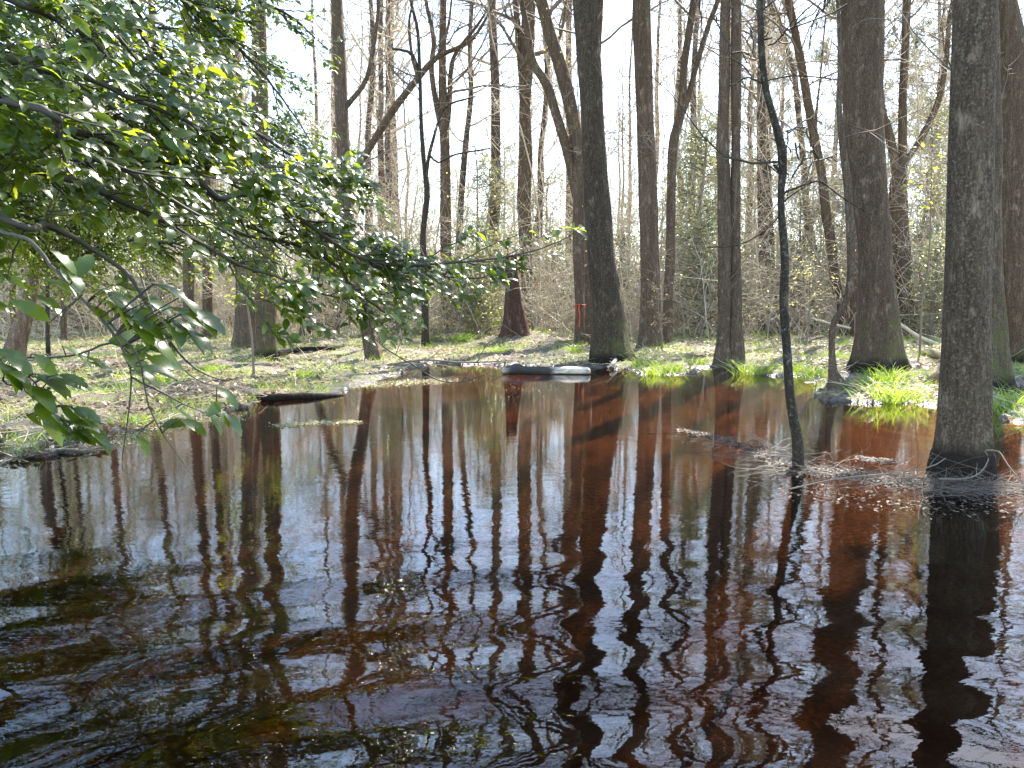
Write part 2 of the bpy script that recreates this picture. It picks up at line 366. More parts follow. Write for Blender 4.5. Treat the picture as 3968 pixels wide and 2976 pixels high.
mx = nd(nt, 'ShaderNodeMixShader'); nt.links.new(fr.outputs[0], mx.inputs[0]); nt.links.new(tr.outputs[0], mx.inputs[1]); nt.links.new(gl.outputs[0], mx.inputs[2])
out = [n for n in nt.nodes if n.type == 'OUTPUT_MATERIAL'][0]; nt.links.new(mx.outputs[0], out.inputs[0])
mb = MB(); mb.add([(-60, -30, 0), (60, -30, 0), (60, 45, 0), (-60, 45, 0)], [(0, 1, 2, 3)])
tag(mb.build('water', wm, smooth=False), kind='structure')

# ------------------------------------------------------------------ trees
def full_path(px, Y, top=None, base=True, seed=0, dY=0., endr=.3):
    """photo polyline (u,v,width) at depth Y -> world (x,y,z,r), carried down into the soil and up to height top"""
    g = np.random.default_rng(seed+11); rows = []
    for k, (u, v, wd) in enumerate(px):
        yy = Y+dY*k/max(1, len(px)-1); p = P(u, v, yy); rows.append([*p, wd*.5*yy/F])
    if base:
        r = rows[0]; h = Hs(r[0], r[1]); rows[0][2] = min(r[2], h+.02)
        rows.insert(0, [r[0], r[1], min(r[2], h)-.30, r[3]*1.05])
    if top:
        d = nrm(np.array(rows[-1][:3])-np.array(rows[-2][:3])); p = np.array(rows[-1][:3]); r0 = rows[-1][3]; z0 = p[2]
        while p[2] < top:
            d = nrm(d*.8+np.array((0, 0, .28))+g.normal(0, .06, 3)); p = p+d*1.3
            rows.append([*p, r0*(1-(1-endr)*min(1, (p[2]-z0)/max(1., top-z0)))])
    return np.array(rows)
def trunk_mb(path, k=18, step=.14, flute=.06, seed=0, basef=.22, zb=0., tip=False):
    g = np.random.default_rng(seed+77); s = spline(path, step); p, r = s[:, :3], np.maximum(s[:, 3], .004); n = len(p)
    th = np.arange(k)*2*math.pi/k; m = np.ones((n, k)); hgt_ = np.maximum(p[:, 2]-zb, 0)
    for f, a in ((2, .5), (3, 1.), (5, .8), (7, .4)):
        ph = g.uniform(0, 6.28); m += a*(flute+basef*np.exp(-hgt_/.45))[:, None]*.45*np.cos(f*th[None]+ph+.15*p[:, 2:3])
    m += .035*np.sin(p[:, 2:3]*2.1+2*np.sin(th)[None]+g.uniform(0, 6))+.02*np.sin(p[:, 2:3]*5.3+3*np.cos(th)[None]+g.uniform(0, 6))
    if tip:      # jagged, broken top
        zt = p[-1, 2]; f = np.clip((p[:, 2]-(zt-.5))/.5, 0, 1)[:, None]
        shift = (f*g.uniform(-.5, .25, (1, k)))
    T = nrm(np.gradient(p, axis=0)); A = nrm(np.cross(T, np.array((0, 1., 0)))); Bv = np.cross(T, A)
    V = p[:, None]+(r[:, None]*m)[:, :, None]*(np.cos(th)[None, :, None]*A[:, None]+np.sin(th)[None, :, None]*Bv[:, None])
    if tip: V[:, :, 2] += shift
    i_ = np.arange(n-1)[:, None]*k; j = np.arange(k)[None]; j2 = (j+1) % k
    mb = MB(); mb.add(V.reshape(-1, 3), np.stack([i_+j, i_+j2, i_+k+j2, i_+k+j], -1).reshape(-1, 4))
    c = len(V.reshape(-1, 3)); mb.add(p[-1:]-np.array([[0, 0, .05 if tip else 0]]));
    mb.t.append(np.array([((n-1)*k+a, (n-1)*k+(a+1) % k, c) for a in range(k)]))
    return mb, s
def crown_mb(s, z0, n1, Lr=(2., 4.5), low=0, zl=1.5, seed=0, mb=None, twigs=(5, 4), r1=.35, maxr=.09):
    """branches, twigs and twiglets off a stem s (x,y,z,r)"""
    mb = mb or MB(); hi = np.where(s[:, 2] > z0)[0]
    if n1 and len(hi) > 3:
        ix = rng.choice(hi, n1); st = s[ix, :3]; r = np.minimum(s[ix, 3]*r1, maxr); a = rng.uniform(0, 6.28, n1); e = rng.uniform(.1, 1.1, n1)
        d = np.stack([np.cos(a), np.sin(a), e], -1); L = rng.uniform(*Lr, n1)
        p1, q1 = grow(st, d, L, r, 9, .20, .08); mb.tubes(p1, q1, 4)
        p2, q2 = spawn(p1, q1, twigs[0], .2, 1, (30, 70), (.3, .6), .6, 6, .2, .08); mb.tubes(p2, np.maximum(q2, .0055), 3)
        p3, q3 = spawn(p2, q2, twigs[1], .15, 1, (30, 70), (.3, .6), .6, 4, .25, .05); mb.tubes(p3, np.maximum(q3, .0045), 3)
    lo = np.where((s[:, 2] > zl) & (s[:, 2] <= z0+1))[0]
    if low and len(lo) > 2:
        ix = rng.choice(lo, low); a = rng.uniform(0, 6.28, low); d = np.stack([np.cos(a), np.sin(a)*.7, rng.uniform(-.2, .7, low)], -1)
        p1, q1 = grow(s[ix, :3], d, rng.uniform(.5, 1.8, low), np.full(low, .009), 7, .22, .05); mb.tubes(p1, q1, 3)
        p2, q2 = spawn(p1, q1, 4, .2, 1, (30, 70), (.3, .6), .7, 4, .25, .05); mb.tubes(p2, np.maximum(q2, .0022), 3)
    return mb
def vine_mb(s, z0, z1, n, size=.045):
    ix = np.where((s[:, 2] > z0) & (s[:, 2] < z1))[0]; ix = rng.choice(ix, n); a = rng.uniform(0, 6.28, n)
    rad = s[ix, 3]*rng.uniform(.95, 1.25, n)+rng.exponential(.03, n); o = np.stack([np.cos(a), np.sin(a), np.zeros(n)], -1)
    pos = s[ix, :3]+o*rad[:, None]+rng.normal(0, .05, (n, 3))*np.array((0, 0, 1)); mb = MB()
    leafs(mb, pos, o+rng.normal(0, .5, (n, 3)), rng.normal(0, 1, (n, 3)), rng.uniform(.6, 1.3, n)*size, 'q', .8)
    return mb
GR = 'bare swamp trees around the dark pond'
SEED = [0]
def tree(label, px, mat=B_GREY, limbs=(), Y=None, H=21, n1=27, low=14, z0=None, vine=0, k=16, flute=.05, basef=.2, name='tree', cat='tree', group=GR, twigm=TWIG, dY=0., step=.16, fused=None, tw=(6, 5)):
    SEED[0] += 1; sd_ = SEED[0]
    Y = Y or YG(px[0][1], .04)
    path = full_path(px, Y, H, seed=sd_, dY=dY); b0 = path[1]
    e = thing(name, (b0[0], b0[1], Hs(b0[0], b0[1])), label, cat, group)
    mb, s = trunk_mb(path, k, step, flute, sd_, basef, 0.); mb.build('trunk', mat, e)
    if z0 is None: z0 = max(4.5, .32*H)
    cr = crown_mb(s, z0, n1, (H*.09, H*.22), low, 1.0, sd_, twigs=tw)
    for L in limbs:
        lt = L[0] if isinstance(L[0], (int, float)) else None
        pp = L[1:] if lt is not None else L
        lp = full_path(pp, Y, lt, base=False, seed=sd_+5); lm, ls = trunk_mb(lp, 10, step, .04, sd_+3, 0); lm.build('limb', mat, e)
        crown_mb(ls, ls[0, 2]+.2*(ls[-1, 2]-ls[0, 2]), 8 if lt else 2, (1., 2.6) if lt else (.3, .8), 0, 0, mb=cr, twigs=(5, 4) if lt else (2, 2))
    if cr.v: cr.build('crown', twigm, e)
    if vine: vine_mb(s, 1.5, 11, vine).build('vine_leaves', BUD, e)
    return e, s
# --- centre
t1, s1 = tree('broad leaning grey trunk with mossy right edge and flared base, just behind the floating log',
     [(2372, 1402, 185), (2364, 1330, 152), (2356, 1180, 124), (2330, 1000, 106), (2304, 603, 92), (2287, 300, 89), (2265, 0, 86)], B_DEEP, k=24, low=8, step=.12)
tree('straight ridged grey trunk right of the broad leaning one, with a flared foot', [(2522, 1362, 104), (2524, 1290, 84), (2524, 1180, 79), (2519, 1000, 73), (2507, 603, 67), (2495, 300, 66), (2488, 0, 66)], k=22, low=12, vine=50)
tree('brown trunk that bends to the right higher up and forks, beside the straight one', [(2584, 1356, 52), (2588, 1250, 42), (2592, 1100, 37), (2598, 1000, 36), (2606, 600, 36), (2628, 480, 34), (2646, 380, 30), (2652, 250, 28), (2690, 0, 27)],
     limbs=[(14, (2628, 480, 20), (2662, 392, 22), (2700, 250, 20), (2748, 90, 20), (2782, 0, 18))], low=8, Y=18.2)
tt, st_ = tree('forked trunk with orange tape round it and a hooked root at its foot', [(2252, 1348, 62), (2248, 1290, 44), (2246, 1181, 36), (2243, 1000, 44), (2242, 720, 46), (2236, 560, 46), (2212, 420, 50), (2176, 270, 52), (2128, 120, 48), (2097, 0, 44)],
     limbs=[(15, (2238, 760, 40), (2224, 690, 40), (2194, 570, 38), (2158, 450, 36), (2120, 330, 34), (2066, 240, 28), (2040, 100, 24), (2020, 0, 20))], vine=190, low=14, Y=18.4)
tree('brown trunk pressed close behind the one with the orange tape', [(2290, 1352, 50), (2282, 1181, 34), (2280, 1000, 32), (2290, 600, 30), (2310, 300, 28), (2324, 0, 28)], low=4, Y=19.5)
tree('thick straight vine-speckled trunk rising behind the reddish broken snag', [(2046, 1296, 60), (2043, 1180, 44), (2040, 1000, 46), (2031, 780, 56), (2037, 600, 52), (2034, 420, 46), (2040, 240, 54), (2052, 0, 50)],
     limbs=[(17, (2034, 420, 24), (2022, 300, 26), (2010, 150, 24), (1995, 0, 22))], vine=420, Y=25, H=24, n1=20, low=24)
tree('upright trunk thick with yellow vine buds and forking twice, left of the snag', [(1736, 1302, 72), (1735, 1250, 54), (1730, 1100, 44), (1728, 900, 42), (1727, 720, 42), (1724, 540, 36), (1715, 300, 30), (1717, 0, 24)],
     limbs=[(14, (1716, 520, 22), (1690, 400, 22), (1672, 270, 20), (1680, 150, 16), (1650, 0, 14)), (12, (1732, 500, 20), (1742, 392, 20), (1748, 271, 18), (1770, 200, 14), (1862, 80, 10))], vine=420, Y=24, low=20)
tree('slim dark sapling splitting into two thin stems in front of the vine-budded trunk', [(1648, 1358, 34), (1646, 1170, 25), (1641, 1000, 26), (1639, 904, 23), (1655, 760, 22), (1650, 690, 20), (1642, 630, 16), (1632, 480, 15), (1627, 300, 14), (1618, 120, 12), (1590, 0, 10)], B_DARK,
     limbs=[((1650, 700, 14), (1663, 600, 13), (1682, 530, 11), (1706, 450, 9), (1742, 404, 8), (1844, 374, 6)), ((1663, 600, 10), (1700, 630, 8), (1760, 600, 7), (1900, 575, 5)), ((1627, 300, 10), (1600, 215, 14), (1560, 195, 10), (1520, 190, 8))], H=11, n1=10, Y=18)
tree('trunk leaning sharply to the upper right across the bright gap in the canopy', [(1180, 1300, 46), (1230, 1040, 32), (1300, 790, 28), (1428, 580, 26), (1519, 434, 27), (1621, 301, 25), (1694, 223, 20), (1814, 163, 14), (1880, 78, 10)], B_GREY,
     limbs=[(14, (1621, 301, 14), (1600, 235, 12), (1585, 100, 10), (1600, 0, 8)), (13, (1694, 223, 12), (1735, 110, 10), (1750, 0, 8))], H=9, n1=10, Y=22, vine=60)
tree('tall dark trunk at the left bank tip with a curved limb on its right', [(1452, 1398, 78), (1430, 1300, 58), (1394, 1100, 52), (1354, 900, 52), (1336, 700, 52), (1320, 300, 48), (1305, 0, 42)],
     limbs=[(11, (1324, 430, 26), (1360, 390, 20), (1422, 301, 18), (1456, 120, 16), (1465, 0, 14))], Y=14.8, low=10, k=20)
# --- left
tree('slim grey trunk, leftmost of the four standing in a row behind the left bank', [(735, 1338, 62), (734, 1200, 44), (732, 1000, 42), (730, 600, 38), (728, 0, 32)], Y=19, low=12)
tree('grey trunk, second from the left of the four in a row behind the left bank', [(808, 1312, 52), (806, 1150, 38), (804, 900, 36), (800, 400, 32), (796, 0, 30)], Y=21, low=12)
tree('thick grey trunk, third from the left of the row behind the left bank', [(948, 1350, 100), (950, 1250, 76), (952, 1080, 72), (930, 800, 62), (900, 500, 56), (880, 200, 54), (872, 0, 50)], Y=17.5, low=12, k=20)
tree('stout pale-lit trunk on the left bank with mossy flared base, rightmost of the row', [(1034, 1406, 112), (1034, 1340, 88), (1034, 1200, 80), (1030, 1000, 72), (1016, 700, 62), (1006, 300, 58), (1002, 0, 54)], B_MOSS, Y=14.2, low=10, k=22)
tree('thin dark pole-like sapling at the far left of the bank', [(188, 1402, 18), (184, 1200, 15), (186, 1000, 15), (190, 700, 13), (196, 300, 12), (200, 0, 10)], B_DARK, H=9, n1=8, low=4, Y=14.5)
tree('thin grey sapling just right of the dark pole at the far left', [(247, 1318, 24), (247, 1200, 20), (244, 1000, 17), (238, 700, 15), (236, 300, 13), (232, 0, 12)], H=12, n1=8, low=8, Y=20)
tree('slender trunk half hidden by holly leaves near the left edge', [(400, 1320, 36), (396, 1000, 28), (390, 600, 26), (380, 0, 22)], B_FAR, Y=24, low=14)
tree('slender trunk behind the mossy fallen log on the left', [(560, 1300, 40), (566, 1000, 30), (576, 600, 28), (590, 0, 24)], B_FAR, Y=25, low=14)
# --- right
tree('double grey trunk with a seam down its middle at the water edge', [(2802, 1418, 88), (2804, 1330, 62), (2806, 1240, 54), (2808, 1060, 52), (2808, 900, 52), (2806, 723, 50), (2800, 540, 46), (2806, 300, 40), (2812, 0, 36)], k=22,
     limbs=[(20, (2850, 1425, 84), (2852, 1330, 66), (2852, 1240, 52), (2850, 1060, 46), (2848, 900, 42), (2850, 723, 40), (2852, 540, 36), (2852, 300, 40), (2852, 0, 38))], Y=13.6, low=16)
t2, s2 = tree('thin crooked dark sapling leaning in the water with a knobbly bend', [(3098, 1818, 50), (3092, 1753, 43), (3078, 1640, 38), (3062, 1542, 36), (3050, 1362, 34), (3038, 1181, 34), (3041, 1000, 31), (3026, 784, 27), (3033, 663, 32), (3030, 600, 36), (3026, 562, 34), (2996, 452, 27), (2965, 331, 24), (2950, 180, 24), (2944, 0, 23)], B_DARK,
     limbs=[((3032, 750, 9), (3060, 738, 9), (3120, 715, 8), (3170, 702, 7), (3210, 725, 6), (3270, 770, 5), (3354, 820, 4)), ((3032, 786, 7), (3070, 755, 6), (3122, 722, 4)),
            ((2965, 330, 7), (2900, 300, 7), (2860, 318, 6), (2824, 334, 5)), ((2915, 300, 6), (2880, 255, 5), (2828, 224, 4)), ((2975, 312, 5), (3060, 295, 5), (3140, 296, 4), (3250, 310, 3)),
            ((2955, 40, 7), (2985, 15, 5), (3020, -15, 4)), ((3024, 830, 6), (2970, 890, 5), (2860, 950, 4), (2740, 958, 3)), ((3020, 665, 12), (3005, 645, 12), (2996, 640, 9))], H=5.2, n1=2, low=1, z0=3.2, tw=(3, 2), Y=YG(1818), twigm=TWIG_D, basef=.05, k=14, step=.05)
tree('slanting brown trunk leaning left as it rises, behind the crooked sapling', [(3282, 1312, 50), (3265, 1210, 38), (3236, 1078, 36), (3219, 935, 36), (3200, 814, 34), (3188, 693, 32), (3164, 573, 32), (3140, 452, 30), (3110, 271, 30), (3080, 120, 29), (3056, 0, 28)], Y=22, low=14, H=22)
tree('paler slanting trunk running beside the slanting brown one', [(3164, 1262, 46), (3163, 1230, 36), (3165, 1060, 34), (3150, 960, 30), (3128, 844, 26), (3116, 663, 25), (3104, 542, 24), (3086, 362, 22), (3074, 271, 19), (3026, 108, 17), (2978, 0, 16)], B_FAR, Y=30, low=14, vine=60)
tree('upright trunk seen between the double trunk and the crooked sapling, vine on its upper half', [(2962, 1282, 52), (2960, 1100, 37), (2955, 900, 35), (2950, 600, 34), (2950, 300, 30), (2952, 0, 28)], B_FAR, Y=27, low=22, vine=160, H=22)
tree('massive ridged trunk with a wide mossy base behind the bright grass clump', [(3402, 1452, 236), (3403, 1400, 198), (3404, 1271, 160), (3398, 1120, 137), (3390, 1000, 124), (3384, 904, 120), (3368, 723, 124), (3352, 573, 134), (3345, 422, 142), (3340, 300, 150), (3338, 0, 152)], B_MOSS, k=26, low=4, Y=12.0, H=24, flute=.035, step=.12)
tree('snaky sapling with an S-bend and a dark bulbous root at the water edge', [(3238, 1525, 90), (3236, 1480, 62), (3226, 1440, 34), (3223, 1380, 26), (3222, 1320, 23), (3232, 1245, 24), (3264, 1195, 25), (3290, 1120, 26), (3298, 1000, 28), (3293, 900, 28), (3284, 720, 29), (3264, 560, 25), (3252, 420, 20), (3255, 300, 17), (3252, 150, 15), (3246, 0, 13)], Y=9.9, H=9, n1=7, low=6, z0=5, step=.07)
tree('brown trunk in the gap between the snaky sapling and the massive ridged trunk', [(3322, 1330, 56), (3318, 1200, 42), (3312, 1000, 40), (3304, 600, 36), (3300, 0, 32)], Y=21, low=6)
tree('brown trunk dividing into three curved stems, right of the massive ridged one', [(3508, 1318, 112), (3504, 1240, 84), (3498, 1100, 74), (3484, 900, 70), (3482, 700, 62), (3496, 633, 34), (3499, 362, 29), (3508, 180, 28), (3516, 0, 28)],
     limbs=[(14, (3490, 660, 30), (3520, 610, 22), (3580, 518, 25), (3635, 392, 23), (3665, 241, 19), (3677, 90, 17), (3692, 0, 15)), (16, (3476, 690, 34), (3462, 600, 34), (3440, 500, 32), (3415, 410, 30), (3400, 200, 26), (3395, 0, 24))], Y=22, low=12)
t3, s3 = tree('biggest nearest trunk at the right, lichened, dark wet foot in the water', [(3724, 1845, 270), (3728, 1800, 236), (3732, 1740, 212), (3736, 1663, 196), (3742, 1500, 182), (3746, 1362, 174), (3748, 1180, 168), (3750, 1000, 164), (3758, 723, 156), (3768, 362, 150), (3782, 0, 146)], B_LICH, Y=YG(1845), k=28, low=3, H=16, step=.06, flute=.03, basef=.12)
tree('mossy trunk with swollen root close behind the biggest nearest one', [(3764, 1518, 310), (3776, 1460, 244), (3790, 1360, 196), (3804, 1240, 166), (3802, 1000, 144), (3812, 600, 122), (3808, 300, 114), (3806, 0, 110)], B_MOSS, Y=9.9, k=24, low=6, step=.1)
tree('dark mossy trunk cut off by the right edge of the picture', [(3962, 1402, 190), (3950, 1300, 140), (3930, 1150, 120), (3926, 1000, 112), (3918, 600, 100), (3925, 240, 96), (3890, 0, 84)], B_MOSS, Y=13.4, k=22, low=8)
# snag: broken, red-brown
path = full_path([(2004, 1334, 146), (2001, 1290, 108), (1998, 1241, 88), (1992, 1180, 70), (1989, 1120, 58), (1984, 1042, 46), (1982, 990, 40)], 19, None, seed=3)
sn = thing('snag', (path[1][0], path[1][1], Hs(*path[1][:2])), 'reddish brown broken dead stump tapering up from a flared base on the far bank', 'dead tree')
trunk_mb(path, 22, .05, .09, 5, .35, .2, tip=True)[0].build('trunk', B_SNAG, sn)
# left broken trunk
path = full_path([(52, 1450, 100), (62, 1345, 72), (96, 1230, 56), (118, 1140, 46), (130, 1060, 44), (125, 920, 46), (136, 800, 40), (156, 690, 34)], 12.4, None, seed=4)
dd = thing('snag', (path[1][0], path[1][1], Hs(*path[1][:2])), 'leaning dead trunk with pale peeling bark at the far left of the bank', 'dead tree')
trunk_mb(path, 18, .06, .08, 8, .25, .1, tip=True)[0].build('trunk', B_PEEL, dd)
lp, _ = trunk_mb(full_path([(70, 1330, 30), (52, 1210, 26), (50, 1120, 22), (60, 1080, 16)], 12.4, None, base=False), 10, .06, .05, 3, 0, tip=False); lp.build('limb', B_PEEL, dd)
# orange tape on its tree
i0 = np.argmin(abs(st_[:, 2]-P(2248, 1175, 18.4)[2])); c = st_[i0]
mb = MB(); th = np.linspace(0, 2*math.pi, 25)
mb.tubes(np.stack([c[0]+np.cos(th)*c[3]*1.16, c[1]+np.sin(th)*c[3]*1.16, c[2]+.01*np.sin(3*th)], -1), np.full(25, .010), 5)
tail = np.array([(c[0]-.02, c[1]-c[3]*1.2, c[2]), (c[0]-.03, c[1]-c[3]*1.22-.02, c[2]-.12), (c[0]+.0, c[1]-c[3]*1.25-.03, c[2]-.25), (c[0]-.02, c[1]-c[3]*1.25-.03, c[2]-.42), (c[0]-.012, c[1]-c[3]*1.25-.02, c[2]-.5)])
mb.tubes(tail, np.array((.014, .016, .017, .014, .01)), 4)
TAPE = simple('orange_tape', (.75, .08, .02), .45, .1, 20, .5, ((.9, .15, .03), .3))
tp = mb.build('flagging_tape', TAPE); tag(tp, 'orange flagging tape tied round the forked trunk with its tail hanging down', 'tape')
# hooked root beside it
mb = MB(); pr = [P(u, v, 18.0) for u, v in ((2250, 1300), (2268, 1306), (2290, 1322), (2300, 1345), (2288, 1372), (2262, 1380))]
hk = spline(np.array([[*p, r] for p, r in zip(pr, (.05, .07, .075, .07, .06, .05))]), .05); mb.tubes(hk[:, :3], hk[:, 3], 10)
tag(mb.build('root', B_GREY), 'pale hooked root looping down beside the taped trunk', 'root')

# --- far woods: a few templates, copied
def far_tree(H, r, seed, lean=.02, n1=26):
    g = np.random.default_rng(seed); z = np.linspace(-.3, H, 12); c = np.cumsum(g.normal(0, .10, (12, 2)), 0); c -= c[0]
    rad = r*np.linspace(1, .2, 12); rad[0] *= 1.4
    path = np.column_stack([c[:, 0]+lean*z, c[:, 1], z, rad])
    e = thing('tree', (0, 0, 0), 'slender bare tree standing deep in the far woods', 'tree', 'slender trees of the far woods')
    mb, s = trunk_mb(path, 9, .5, .04, seed, .15); mb.build('trunk', B_FAR, e)
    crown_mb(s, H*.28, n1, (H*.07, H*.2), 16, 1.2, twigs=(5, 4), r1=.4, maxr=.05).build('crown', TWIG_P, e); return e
temps = [far_tree(19, .15, 31, .02), far_tree(22, .19, 32, -.02), far_tree(15, .10, 33, .07), far_tree(24, .22, 34, 0), far_tree(12, .07, 35, -.08, 20)]
spots = []
g = np.random.default_rng(99)
while len(spots) < 84:
    y = g.uniform(27, 60); x = g.uniform(-.72, .72)*y
    if all((x-a)**2+(y-c)**2 > 2.2 for a, c in spots): spots.append((x, y))
for q, (x, y) in enumerate(spots):
    t = temps[q % 5]; s_ = g.uniform(.85, 1.15); rz = g.uniform(0, 6.28)
    if q < 5: t.location = (x, y, Hs(x, y)); t.rotation_euler = (0, 0, rz)
    else: copy_tree(t, (x, y, Hs(x, y)), rz, s_)

# --- background evergreens
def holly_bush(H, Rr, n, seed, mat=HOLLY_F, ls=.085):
    g = np.random.default_rng(seed); e = thing('holly_tree', (0, 0, 0), 'grey-green evergreen holly in the woods beyond the pond', 'holly tree', 'evergreen hollies in the far woods')
    z = np.linspace(-.2, H*.97, 9); c = np.cumsum(g.normal(0, .06, (9, 2)), 0); s = np.column_stack([c[:, 0], c[:, 1], z, np.linspace(.09, .02, 9)])
    mb = MB(); mb.tubes(s[:, :3], s[:, 3], 7); s = spline(s, .15)
    m = 70; ix = g.integers(int(len(s)*.12), len(s), m); a = g.uniform(0, 6.28, m)
    hh = s[ix, 2]/H; L = Rr*(1.1-hh*.8)*g.uniform(.5, 1.1, m); d = np.stack([np.cos(a), np.sin(a), g.uniform(0, .5, m)], -1)
    p1, q1 = grow(s[ix, :3], d, L, np.full(m, .02), 6, .12, .02); mb.tubes(p1, q1, 3)
    p2, q2 = spawn(p1, q1, 5, .2, 1, (30, 80), (.3, .55), .5, 4, .2, .0); mb.tubes(p2, q2, 3); mb.build('trunk', TWIG, e)
    flat = np.concatenate([p2.reshape(-1, 3), p1[:, 2:].reshape(-1, 3)]); ix = g.integers(0, len(flat), n)
    pos = flat[ix]+g.normal(0, .13, (n, 3)); lm = MB()
    leafs(lm, pos, g.normal(0, 1, (n, 3)), g.normal(0, .6, (n, 3))+np.array((0, 0, 1.)), g.uniform(.6, 1.2, n)*ls, 'q', .55); lm.build('crown', mat, e, smooth=False)
    return e
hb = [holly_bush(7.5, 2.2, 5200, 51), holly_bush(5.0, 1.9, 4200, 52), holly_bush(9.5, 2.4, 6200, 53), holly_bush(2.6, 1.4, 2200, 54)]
pos_h = []
for u, Yh, kd in [(1840, 34, 0), (1960, 42, 2), (1780, 46, 0), (2130, 40, 1), (2700, 26, 1), (2640, 34, 0), (2760, 40, 2), (3000, 36, 0), (3120, 44, 2), (3250, 33, 1), (3560, 30, 0), (3650, 38, 2), (3700, 26, 1), (3900, 34, 2),
                  (2440, 44, 0), (2240, 46, 2), (1500, 48, 0), (1350, 40, 1), (1150, 46, 2), (900, 42, 0), (650, 48, 2), (350, 44, 0), (100, 38, 1), (-100, 46, 2), (3400, 46, 2), (4050, 30, 0), (2900, 50, 2), (2550, 52, 2), (2000, 54, 2), (1650, 55, 2), (800, 56, 2), (3300, 56, 2), (3800, 54, 2),
                  (1560, 22, 3), (1840, 20.5, 3), (1900, 22, 3), (2140, 27, 3), (2700, 22, 3), (3060, 26, 3), (3600, 20, 3), (1300, 24, 3), (640, 24, 3), (330, 22, 3), (2900, 30, 3), (2420, 26, 3), (3720, 22, 3), (900, 28, 3), (50, 24, 3), (3880, 20, 3), (2720, 24, 1), (2900, 30, 0), (3080, 28, 1), (3330, 27, 1), (3560, 24, 1), (3640, 30, 0), (2660, 40, 2), (3160, 40, 2), (1900, 27, 1), (2120, 33, 1), (1480, 30, 1), (-60, 32, 2), (160, 36, 2), (330, 31, 2), (480, 38, 2), (640, 34, 2), (760, 40, 2), (240, 27, 0), (-220, 30, 2), (560, 28, 0), (980, 33, 2), (1240, 36, 2)]:
    x = (u-1984)/F*Yh; pos_h.append((x, Yh, kd))
usedh = set()
for x, y, kd in pos_h:
    o = hb[kd]
    if kd not in usedh: usedh.add(kd); o.location = (x, y, Hs(x, y)); o.rotation_euler = (0, 0, g.uniform(0, 6.28))
    else: o = copy_tree(o, (x, y, Hs(x, y)), g.uniform(0, 6.28), g.uniform(.85, 1.2))
    if kd == 3: o['label'] = 'low evergreen holly bush under the trees beyond the pond'; o['group'] = 'low holly bushes of the far woods'; o['category'] = 'bush'

# --- pines beyond on the right
def pine(H, seed):
    g = np.random.default_rng(seed); e = thing('pine_tree', (0, 0, 0), 'tall pine with airy needle tufts against the sky at the right', 'pine tree', 'pines beyond the right side of the pond')
    z = np.linspace(-.3, H, 10); s = np.column_stack([z*.01, z*0, z, np.linspace(.2, .04, 10)]); mb, s = trunk_mb(s, 9, .4, .03, seed, .1); mb.build('trunk', B_FAR, e)
    hi = np.where(s[:, 2] > H*.35)[0]; m = 60; ix = g.choice(hi, m); a = g.uniform(0, 6.28, m)
    p1, q1 = grow(s[ix, :3], np.stack([np.cos(a), np.sin(a), g.uniform(-.1, .5, m)], -1), g.uniform(1.2, 3.2, m), np.full(m, .035), 7, .12, .05)
    bm_ = MB(); bm_.tubes(p1, q1, 3); p2, q2 = spawn(p1, q1, 6, .35, 1, (30, 70), (.2, .4), .6, 4, .2, .1); bm_.tubes(p2, q2, 3); bm_.build('limbs', TWIG, e)
    tips = p2[:, 1:].reshape(-1, 3); n = 16000; c = tips[g.integers(0, len(tips), n)]; lm = MB()
    ax = g.normal(0, 1, (n, 3))+np.array((0, 0, .5)); leafs(lm, c+g.normal(0, .05, (n, 3)), ax, g.normal(0, 1, (n, 3)), g.uniform(.14, .24, n), 'q', .16); lm.build('needles', PINE, e, smooth=False)
    return e
pn = [pine(20, 61), pine(17, 62)]
for q, (u, Yp) in enumerate([(3200, 44), (3580, 40), (3010, 50), (3720, 48), (2880, 54), (3440, 52), (3860, 42)]):
    x = (u-1984)/F*Yp
    if q < 2: pn[q].location = (x, Yp, Hs(x, Yp))
    else: copy_tree(pn[q % 2], (x, Yp, Hs(x, Yp)), q*1.3, g.uniform(.9, 1.1))

# --- thicket of dead stems and brush: uncountable
mb = MB(); m = 6500
y = 20+36*rng.beta(1.2, 1.3, m); x = rng.uniform(-.75, .75, m)*y; z = height(x, y)
st = np.stack([x, y, z], -1); d = np.stack([rng.normal(0, .45, m), rng.normal(0, .3, m), np.full(m, 1.)], -1)
p1, q1 = grow(st, d, rng.uniform(.7, 3.6, m)*np.where(rng.random(m) < .12, 1.8, 1), rng.uniform(.007, .016, m), 6, .2, -.04); mb.tubes(p1, q1, 3)
p2, q2 = spawn(p1, q1, 5, .15, 1, (35, 85), (.3, .7), .6, 4, .28, -.03); mb.tubes(p2, np.maximum(q2, .0045), 3)
p3, q3 = spawn(p2, q2, 1, .15, 1, (35, 85), (.3, .7), .6, 3, .3, -.03); mb.tubes(p3, np.maximum(q3, .004), 3)
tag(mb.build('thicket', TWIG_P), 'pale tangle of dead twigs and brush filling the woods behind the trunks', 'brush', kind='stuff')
mb = MB(); m = 850; y = 23+36*rng.random(m); x = rng.uniform(-.75, .75, m)*y; st = np.stack([x, y, height(x, y)], -1)
a1, b1 = grow(st, np.stack([rng.normal(0, .3, m), rng.normal(0, .2, m), np.ones(m)], -1), rng.uniform(2.5, 15, m), rng.uniform(.010, .034, m), 11, .17, .06); mb.tubes(a1, b1, 4)
a2, b2 = spawn(a1, b1, 14, .15, 1, (40, 85), (.16, .5), .5, 7, .22, .03); mb.tubes(a2, np.maximum(b2, .0045), 3)
a3, b3 = spawn(a2, b2, 5, .15, 1, (35, 80), (.3, .6), .6, 4, .3, .02); mb.tubes(a3, np.maximum(b3, .004), 3)
tag(mb.build('saplings', TWIG_P), 'countless slim bare saplings making a grey haze of twigs in the far woods', 'saplings', kind='stuff')
